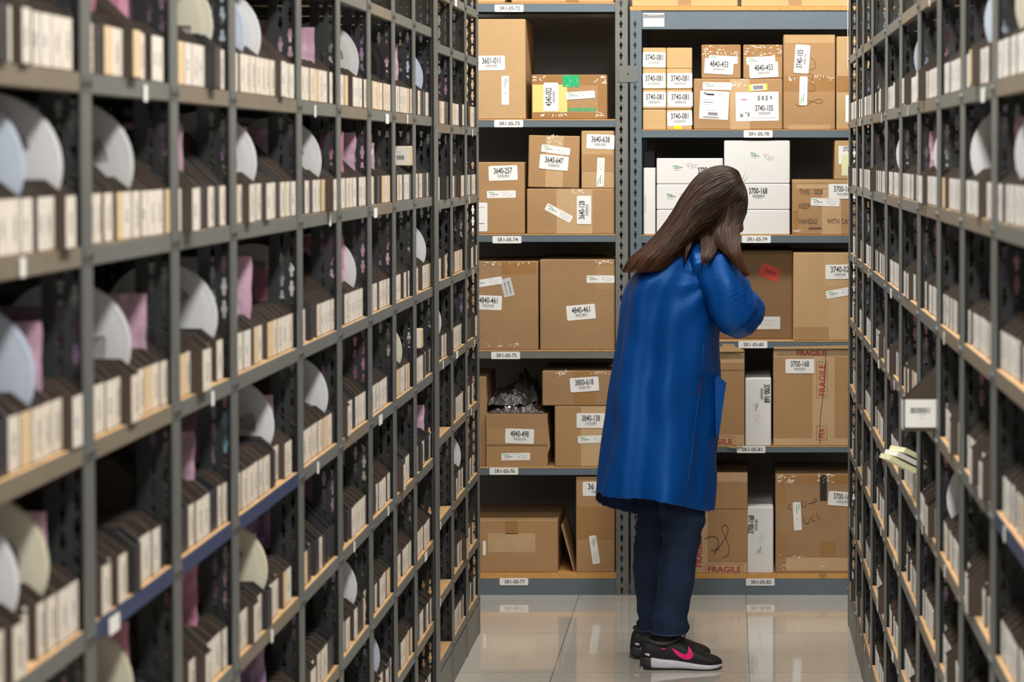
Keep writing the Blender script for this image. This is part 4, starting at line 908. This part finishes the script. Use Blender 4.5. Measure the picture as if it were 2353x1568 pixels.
ey.build('eyes', person, org=PO)
mb = MB(); mb.tube([tuple(H(.083, -.052, -.02)), tuple(H(.0925, -.0505, -.008)), tuple(H(.094, -.051, 0)), tuple(H(.0925, -.0505, .008)), tuple(H(.083, -.052, .02))], [.002, .0045, .004, .0045, .002], 'sticker_red', 8); mb.build('lips', person, org=PO)
# --- coat: rings (picture y, x of back edge, x of front edge, half depth, Y of the middle)
CR = [(546, 1588, 1642, .060, 7.62), (566, 1556, 1660, .105, 7.61), (590, 1510, 1668, .150, 7.605), (620, 1470, 1668, .178, 7.60), (655, 1440, 1662, .188, 7.60), (700, 1427, 1655, .19, 7.60), (770, 1420, 1650, .185, 7.60),
      (830, 1411, 1648, .182, 7.60), (900, 1400, 1647, .185, 7.60), (960, 1391, 1648, .19, 7.60), (1010, 1383, 1645, .195, 7.60), (1060, 1375, 1642, .20, 7.60), (1100, 1369, 1639, .205, 7.60), (1125, 1366, 1637, .207, 7.60)]
NC = 128
def coat_ring(k, inner=0.):
    y, xa, xb, hb, Y = CR[k]; a, b = W(xa, y, Y), W(xb, y, Y); cx = (a.x+b.x)/2; hw = (b.x-a.x)/2; z = a.z; out = []
    t = k/(len(CR)-1)
    for i in range(NC):
        th = 2*pi*i/NC; c, s_ = cos(th), sin(th)
        p = 2.35; r = (abs(c)**p+abs(s_)**p)**(-1/p)
        amp = .006+.015*t**1.3 if k > 3 else .004
        f = sin(5*th+1.2)*.55+sin(8*th+.4+1.6*t)*.3+sin(13*th+2)*.12
        # a long fold from the shoulder blade to the hem, and one down the middle of the back
        f += 1.0*exp(-((th-(4.05+.25*t))/.16)**2)*(1-.3*t)-1.25*exp(-((th-(3.62+.1*t))/.22)**2)*t+.9*exp(-((th-(4.9-.05*t))/.3)**2)+1.7*noise.noise(Vector((c*1.9, s_*1.9, y*.006)))
        f *= 1-.8*abs(c)**6
        e = 1+amp*f/max(hw, .05)
        rr = r*e
        dz = 0
        w_ = max(0, (k-9)/4)
        if k > 9:
            # the hem: lower in front, and lower on the far side
            dz = w_**1.3*(-.060*max(0, c)**1.5*(1 if s_ <= 0 else 1)+.012*(1-c)*.0-(.105*max(0, cos(th-1.75))**1.3)-.012*(max(0, -s_)*max(0, c)))
        x = cx+hw*c*rr*(1-inner); yy = Y+hb*s_*rr*(1-inner)
        out.append((x, yy, z+dz+.0015*sin(40*th)*(k == len(CR)-1)))
    return out
def interp_rings(rings, sub):
    out = []
    for k in range(len(rings)-1):
        for j in range(sub):
            t = j/sub; p0, p1, p2, p3 = rings[max(k-1, 0)], rings[k], rings[k+1], rings[min(k+2, len(rings)-1)]
            out.append([tuple(.5*((2*b)+(-a+c_)*t+(2*a-5*b+4*c_-d)*t*t+(-a+3*b-3*c_+d)*t**3) for a, b, c_, d in zip(q0, q1, q2, q3)) for q0, q1, q2, q3 in zip(p0, p1, p2, p3)])
    out.append(rings[-1]); return out
rings = interp_rings([coat_ring(k) for k in range(len(CR))], 5)
def wrinkle(r, k, n):
    o = []
    for (x, y, z) in r:
        v = Vector((x*3.2, y*3.2, z*1.1)); d = noise.noise(v*1.6)*.016+noise.noise(Vector((x*9+z*5, y*9, z*3)))*.006+noise.noise(Vector((x*22+z*6, y*22, z*7)))*.0022+abs(noise.noise(Vector((x*7-z*4, y*7, z*5+3))))*.005
        # pulls radiating from the armpit and the nape
        s = W(1640, 640, 7.45); dv = Vector((x, y, z))-s; rad = dv.length
        if y < YP: d += .007*exp(-(rad/.22)**2)*sin(atan2(dv.x, -dv.z)*9+rad*12)
        c = Vector((x-PO.x, y-YP, 0)); c.normalize(); o.append((x+c.x*d, y+c.y*d, z))
    return o
rings = [wrinkle(r, k, len(rings)) for k, r in enumerate(rings)]
RG = rings
inner = [[(cx_+(x-cx_)*.985, YP+(y-YP)*.985, z) for (x, y, z) in r] for r in rings for cx_ in [sum(p[0] for p in r)/NC]]
co = MB(); n = NC; outer_f = len(rings)
co.loft(rings, 'coat_blue', True, False); co.loft([r for r in inner], 'coat_inside', True, False)
o1 = (len(rings)-1)*n; o2 = len(rings)*n+o1
for i in range(n): co.f.append([o1+i, o1+(i+1) % n, o2+(i+1) % n, o2+i]); co.m.append('coat_blue'); co.sm.append(True)
for i in range(n): co.f.append([i, (i+1) % n, len(rings)*n+(i+1) % n, len(rings)*n+i]); co.m.append('coat_blue'); co.sm.append(True)
co.build('lab_coat', person, org=PO)
def surf(px, py, lift=.002):
    """point of the near coat surface behind a picture position"""
    best = None
    for r in RG:
        for i in range(NC//2, NC):
            q = project(*r[i]); d = (q[0]-px)**2+(q[1]-py)**2
            if best is None or d < best[0]: best = (d, r[i])
    p = Vector(best[1]); q = W(px, py, p.y); v = (q-Vector((0, 0, EYE))).normalized(); return q-v*(lift+.0)
coatp = [c for c in person.children if c.name.startswith('lab_coat')][0]
def oncoat(mb, name): return mb.build(name, coatp, org=PO)
sm = [surf(x, y, .0028) for x, y in ((1616, 790), (1615, 820), (1613, 860), (1608, 905), (1603, 930), (1599, 960), (1594, 1000), (1588, 1050), (1581, 1100), (1577, 1118))]
oncoat(MB().tube(sm, .0010, 'coat_seam', 6), 'side_seam')
pk = [surf(x, y, .0015) for x, y in ((1611, 858), (1608, 875), (1605, 895), (1603, 912), (1608, 902), (1612, 885), (1613, 868))]
m_ = MB(); m_.add([tuple(p) for p in pk]+[tuple(p+Vector((0, .004, 0))) for p in pk], [tuple(range(7)), tuple(range(13, 6, -1))]+[(i, (i+1) % 7, 7+(i+1) % 7, 7+i) for i in range(7)], 'maroon'); oncoat(m_, 'pocket_opening')
# patch pocket standing off at the front
pp = [(1649, 862), (1669, 880), (1652, 1000), (1645, 1006), (1643, 870)]
a = [W(x, y, 7.52) for x, y in pp]; b = [W(x, y, 7.60)+Vector((.0, 0, 0)) for x, y in pp]
m_ = MB(); m_.add([tuple(p) for p in a+b], [tuple(range(5)), tuple(range(9, 4, -1))]+[(i, (i+1) % 5, 5+(i+1) % 5, 5+i) for i in range(5)], 'coat_blue'); oncoat(m_, 'pocket')
oncoat(MB().tube([W(1650, 866, 7.518), W(1651, 930, 7.518), W(1648, 1000, 7.518)], .0011, 'coat_seam', 5), 'pocket_seam')
# collar
m_ = MB(); cr = []
for (py, px, hw, hd) in ((566, 1612, 54, .082), (548, 1616, 40, .066), (534, 1617, 36, .060), (530, 1617, 33, .056), (545, 1616, 31, .052)):
    c0 = W(px, py, 7.615); cr.append([(c0.x+hw/731*cos(2*pi*k/32), c0.y+hd*sin(2*pi*k/32), c0.z+.008*cos(2*pi*k/32)*-1) for k in range(32)])
m_.loft(cr, 'coat_blue', True, False); oncoat(m_, 'collar')
# sleeves
def sleeve(path, name, seed):
    P = [(Vector(p), r) for p, r in path]; sub = []
    for k in range(len(P)-1):
        for j in range(7):
            t = j/7; p0, p1, p2, p3 = P[max(k-1, 0)], P[k], P[k+1], P[min(k+2, len(P)-1)]
            f = lambda a, b, c_, d: .5*((2*b)+(-a+c_)*t+(2*a-5*b+4*c_-d)*t*t+(-a+3*b-3*c_+d)*t**3)
            sub.append((Vector([f(p0[0][q], p1[0][q], p2[0][q], p3[0][q]) for q in range(3)]), f(p0[1], p1[1], p2[1], p3[1])))
    sub.append(P[-1]); mb = MB()
    for (a, ra), (b, rb) in zip(sub[:-1], sub[1:]): 
        pass
    c = capsules([(a, ra, b, rb) for (a, ra), (b, rb) in zip(sub[:-1], sub[1:])], 20); c.m = ['coat_blue']*len(c.m)
    N = len(sub); A = [s_[0] for s_ in sub]
    def disp(v, n_):
        d, i = min(((v-q).length, i) for i, q in enumerate(A)); t = i/N
        ax = (A[min(i+1, N-1)]-A[max(i-1, 0)]).normalized(); rel = v-A[i]; an = atan2(rel.dot(ax.orthogonal().normalized()), rel.dot(ax.cross(ax.orthogonal()).normalized()))
        w_ = exp(-((t-.5)/.22)**2)
        return noise.noise(Vector((an*.9+seed, t*4, seed)))*.008+w_*.0035*sin(t*30+2.6*sin(an+seed))+.006*sin(2*an+t*6+1)+noise.noise(Vector((an*2.2, t*9, seed)))*.004
    return remesh(c, name, coatp, .006, 4, PO, disp)
sleeve([(W(1626, 600, 7.52), .058), (W(1641, 622, 7.465), .074), (W(1668, 670, 7.43), .080), (W(1693, 712, 7.43), .077), (W(1707, 724, 7.48), .072), (W(1703, 712, 7.56), .060), (W(1695, 692, 7.66), .045)], 'sleeve', 1.3)
sleeve([(W(1605, 585, 7.73), .066), (W(1630, 625, 7.78), .074), (W(1668, 680, 7.83), .070), (W(1692, 715, 7.86), .066), (W(1698, 700, 7.84), .055), (W(1691, 684, 7.81), .043)], 'sleeve', 4.1)
# --- jeans
def leg(rs, Yc, name, seed, hd=1.0):
    rings = []
    for (y, xa, xb) in rs:
        a, b = W(xa, y, Yc), W(xb, y, Yc); cx, hw = (a.x+b.x)/2, (b.x-a.x)/2
        rings.append([(cx+hw*cos(2*pi*k/48), Yc+min(max(.055, hw*hd), .064)*sin(2*pi*k/48), a.z) for k in range(48)])
    R_ = interp_rings(rings, 6); out = []
    for r in R_:
        cx = sum(p[0] for p in r)/48; o = []
        for (x, y, z) in r:
            an = atan2(y-Yc, x-cx); g = .8*exp(-((z-.46)/.10)**2)+.9*exp(-((z-.12)/.05)**2)+.12
            d = g*(.0035*sin(z*95+2.5*sin(an+seed)+seed)+noise.noise(Vector((an, z*14, seed)))*.008)+noise.noise(Vector((an*1.3, z*4, seed+5)))*.004+noise.noise(Vector((an*3, z*22, seed+9)))*.0028
            o.append((x+cos(an)*d, y+sin(an)*d, z))
        out.append(o)
    mb = MB().loft(out, 'denim', True, False)
    k = len(out); inn = [[(cx+(x-cx)*.93, Yc+(y-Yc)*.93, z) for x, y, z in r] for r in out[-4:] for cx in [sum(p[0] for p in r)/48]]
    b = len(mb.v); mb.loft(inn, 'denim', True, False)
    for i in range(48): mb.f.append([(k-1)*48+i, (k-1)*48+(i+1) % 48, b+3*48+(i+1) % 48, b+3*48+i]); mb.m.append('denim'); mb.sm.append(True)
    o = mb.build(name, person, org=PO)
    # side seam and turned hem
    hem = MB().tube([(x, y, z+.004) for x, y, z in out[-1]]+[(out[-1][0][0], out[-1][0][1], out[-1][0][2]+.004)], .0025, 'denim_seam', 6); hem.build('hem', o, org=PO)
    return o, out
ln, ro = leg([(1040, 1500, 1618), (1090, 1506, 1618), (1140, 1512, 1614), (1172, 1516, 1621), (1200, 1519, 1619), (1232, 1519, 1612), (1262, 1516, 1604), (1300, 1512, 1598), (1350, 1509, 1592), (1395, 1505, 1583), (1418, 1500, 1580), (1440, 1496, 1583), (1456, 1497, 1577)], 7.535, 'trouser_leg', .7)
lf, rf = leg([(1040, 1450, 1590), (1090, 1458, 1585), (1150, 1463, 1570), (1200, 1464, 1555), (1262, 1457, 1545), (1320, 1455, 1535), (1370, 1462, 1530), (1418, 1467, 1522), (1432, 1463, 1518), (1447, 1468, 1516)], 7.69, 'trouser_leg', 3.9)
MB().tube([tuple(Vector(r[46])+Vector((.0008, -.001, 0))) for r in ro[20:-2]], .0013, 'denim_seam', 5).build('outer_seam', ln, org=PO)
# --- shoes
def shoe(xh, Yc, tilt=0.):
    """xh: world x of the heel; 0.257 m long, pointing along +x"""
    S = .257
    g = None
    #      t,   hw,   sole bottom, sole top, upper top
    st = [(0.0, .018, .018, .034, .036), (.02, .027, .012, .040, .075), (.07, .033, .006, .043, .088), (.16, .036, .003, .041, .092), (.28, .035, .002, .036, .088), (.40, .034, .002, .033, .090), (.50, .036, .002, .029, .085), (.60, .040, .002, .026, .070), (.72, .045, .001, .022, .056), (.84, .044, .001, .019, .044), (.93, .036, .003, .019, .036), (.985, .020, .007, .018, .027), (1.0, .009, .010, .017, .021)]
    def sec(hw, zb, zt, topn, x, bulge):
        o = []
        for k in range(28):
            a = 2*pi*k/28; c, s_ = cos(a), sin(a); e = .55
            yy = hw*bulge*abs(c)**e*(1 if c > 0 else -1); z = (zb+zt)/2+(zt-zb)/2*abs(s_)**e*(1 if s_ > 0 else -1)
            if s_ > 0: yy *= 1-topn*s_**2
            o.append((xh+x*S, Yc+yy, z))
        return o
    I = interp_rings([[(t, hw, zb), (zs_, zu, 0)] for t, hw, zb, zs_, zu in st], 4)
    up_, so, sb = [], [], []
    for (t, hw, zb), (zs_, zu, _) in I:
        t = min(max(t, 0), 1)
        up_.append(sec(hw*.97, zs_-.010, zu, .42 if t > .45 else .30, t, 1.)); so.append(sec(hw*1.06, zb, zs_, 0, t, 1.)); sb.append(sec(hw*1.0, max(zb-.0025, 0), zb+.004, 0, t, 1.))
    base = MB().loft(up_, 'shoe_black', True, True); o = base.build('shoe', person, org=PO)
    i0 = int(len(so)*.24)
    a = MB().loft(so[i0:], 'shoe_sole', True, True); a.build('midsole', o, org=PO)
    a = MB().loft(so[:i0+1], 'shoe_grey', True, True); a.build('heel_sole', o, org=PO)
    MB().loft(sb, 'shoe_black', True, True).build('outsole', o, org=PO)
    # collar, tongue, laces
    MB().tube([(xh+.068+.053*cos(2*pi*k/32), Yc+.033*sin(2*pi*k/32), .083+.013*cos(2*pi*k/32)**2) for k in range(33)], .0068, 'shoe_grey', 10).build('collar', o, org=PO)
    MB().tube([(xh+.10, Yc, .080), (xh+.118, Yc, .104), (xh+.121, Yc, .116)], [.018, .017, .009], 'shoe_black', 10).build('tongue', o, org=PO)
    la = MB()
    for k in range(5):
        x = .128+k*.011; z = .090-k*.0075; la.tube([(xh+x-.004, Yc-.024, z-.012), (xh+x, Yc, z+.004), (xh+x+.004, Yc+.024, z-.012)], .0022, 'shoe_black', 6)
    for q in (-1, 1): la.tube([(xh+.126, Yc, .097), (xh+.132, Yc+q*.012, .108), (xh+.143, Yc+q*.02, .102), (xh+.138, Yc+q*.01, .094), (xh+.128, Yc, .096)], .0016, 'shoe_black', 5)
    la.build('laces', o, org=PO)
    # side mark: a curved tick, and the small pink tab
    lowc = [(1545, 1492), (1551, 1502), (1560, 1510), (1572, 1516), (1584, 1517), (1592, 1512), (1594, 1503), (1583.5, 1488)]
    upc = [(1546, 1491), (1555, 1496), (1564, 1501), (1572, 1504.5), (1578, 1504.5), (1581, 1501), (1582.5, 1496), (1582.5, 1488)]
    dx = xh-atY(1471, 1510, 7.50)[0]
    for q in (-1, 1):
        v = []
        for (px, py) in lowc+upc:
            w_ = W(px, py, 7.49); x = w_.x+dx; t = (x-xh)/S; z = w_.z
            j = min(range(len(I)), key=lambda k_: abs(I[k_][0][0]-t)); ring = up_[j]
            v.append((x, Yc+q*(max(abs(p[1]-Yc) for p in ring if abs(p[2]-z) < .011 or p is min(ring, key=lambda r_: abs(r_[2]-z)))+.0012), z))
        n_ = len(lowc); b_ = [(x, y-q*.004, z) for x, y, z in v]
        fs = [(i, i+1, n_+i+1, n_+i) for i in range(n_-1)]; fs += [tuple(2*n_+a for a in reversed(f)) for f in fs]
        per = list(range(n_))+list(range(2*n_-1, n_-1, -1)); fs += [(per[k], per[(k+1) % len(per)], 2*n_+per[(k+1) % len(per)], 2*n_+per[k]) for k in range(len(per))]
        MB().add(v+b_, fs, 'logo_pink').build('side_mark', o, org=PO)
    MB().loft([[(xh+.076+.036*cos(2*pi*k/24), Yc+.033*sin(2*pi*k/24), z_) for k in range(24)] for z_ in (.055, .09, .14)], 'sock').build('sock', person, org=PO)
    MB().box(xh+.068, xh+.080, Yc-.0395, Yc-.035, .066, .0695, 'logo_pink').build('tab', o, org=PO)
    MB().tube([(xh+.008, Yc-.02, .052), (xh+.03, Yc-.038, .048)], .004, 'shoe_sole', 6).build('heel_clip', o, org=PO)
    return o
shoe(W(1471, 1510, 7.53).x, 7.53); shoe(W(1448, 1500, 7.69).x, 7.69)
# --- hair: locks laid along an upper and a lower outline, each made of a core and loose strands
hv = MB(); hr = random.Random(11)
def lock(U, Lo, Yc, dY, n, name, loose=.004, rad=.0011, core=True, tip=.25, tint=(.0, 1.)):
    K = len(U); rings = []
    for k in range(K):
        yc = Yc[k] if isinstance(Yc, list) else Yc; dy = dY[k] if isinstance(dY, list) else dY
        a, b = W(*U[k], yc), W(*Lo[k], yc); c = (a+b)/2; h = (a-b)/2
        rings.append([tuple(c+h*cos(2*pi*i/36)*.97+Vector((0, -dy*sin(2*pi*i/36), 0))) for i in range(36)])
    fine = interp_rings(rings, 5); NF = len(fine)
    mb = MB()
    if core:
        core_r = fine[:int(NF*.80)]
        cr = [[(sum(p[0] for p in r)/36+(x-sum(p[0] for p in r)/36)*.965, sum(p[1] for p in r)/36+(y-sum(p[1] for p in r)/36)*.965, sum(p[2] for p in r)/36+(z-sum(p[2] for p in r)/36)*.965) for x, y, z in r] for r in core_r]
        mb.loft(cr, 'hair', True, True)
        mb.tint += [.12]*len(mb.v)
    for s_ in range(n):
        th = hr.random()*36; i = int(th); f = th-i; e = NF-1-int(abs(hr.gauss(0, tip))*NF*.8); e = max(int(NF*.45), e); st_ = hr.randint(0, 2)
        lift = hr.random()*loose; ph = hr.random()*6; dr = hr.gauss(0, .5); tn = min(1, max(0, hr.gauss(.36, .22)+.35*noise.noise(Vector((th*.55, 3, 1))))); rr = rad*hr.uniform(.7, 1.35)
        pts = []
        for k in range(st_, e+1):
            thk = th+dr*(k/NF)**2*1.6; i = int(floor(thk)); f = thk-i
            p = Vector(fine[k][i % 36]).lerp(Vector(fine[k][(i+1) % 36]), f); c = sum((Vector(q) for q in fine[k]), Vector())/36
            d = (p-c).normalized(); pts.append(p+d*(lift+.0015*sin(k*.4+ph)))
        if len(pts) < 4: continue
        rl = [rr*min(1, (len(pts)-1-k)/4+.12) for k in range(len(pts))]
        v0 = len(mb.v); mb.tube(pts, rl, 'hair', 3, True, False)
        m_ = len(mb.v)-v0; mb.tint += [min(1, tn*(.25+1.15*(j//3)/max(1, len(pts)))) for j in range(m_)]
    return mb.build(name, person, org=PO)
lock([(1704, 414), (1696, 396), (1668, 384), (1632, 388), (1600, 409), (1572, 446), (1546, 490), (1516, 532), (1482, 566), (1452, 592), (1430, 624)],
     [(1709, 424), (1716, 446), (1714, 482), (1697, 522), (1660, 542), (1630, 547), (1614, 553), (1600, 563), (1588, 577), (1572, 594), (1552, 616)],
     7.60, [.012, .055, .098, .108, .112, .128, .150, .172, .187, .193, .195], 3600, 'hair', .006, .0011, True, .10)
lock([(1706, 420), (1712, 440), (1716, 462), (1712, 492), (1704, 515), (1698, 540), (1700, 575), (1706, 606), (1720, 634)],
     [(1700, 416), (1668, 440), (1650, 470), (1640, 510), (1632, 540), (1650, 566), (1674, 590), (1694, 612), (1712, 636)], [7.60, 7.60, 7.59, 7.57, 7.52, 7.45, 7.38, 7.35, 7.335], [.015, .07, .095, .1, .085, .065, .04, .022, .01], 900, 'hair', .004, .0011, True, .12)
lock([(1650, 520), (1652, 548), (1648, 572), (1636, 592), (1622, 606)], [(1606, 520), (1608, 545), (1612, 566), (1613, 588), (1616, 608)], [7.58, 7.50, 7.43, 7.375, 7.36], [.045, .05, .03, .014, .006], 420, 'hair', .003, .0010, True, .15)
lock([(1604, 522), (1596, 545), (1588, 565), (1580, 585), (1573, 606)], [(1560, 530), (1566, 560), (1570, 580), (1572, 595), (1571, 610)], [7.58, 7.52, 7.47, 7.44, 7.43], [.04, .05, .035, .02, .01], 380, 'hair', .003, .0010, True, .15)
# a few stray hairs off the crown
mb = MB()
for k in range(6):
    a = W(1708-hr.random()*8, 428-hr.random()*10, 7.55+.1*hr.random()); dx, dz = hr.uniform(.012, .022), hr.uniform(.02, .045)
    mb.tube([a+Vector((-.03, 0, -.01)), a, a+Vector((dx*.5, 0, dz*.4)), a+Vector((dx, 0, dz))], [.0004, .0004, .0003, .0001], 'hair', 3)
mb.tint = [.2]*len(mb.v); mb.build('stray_hair', person, org=PO)
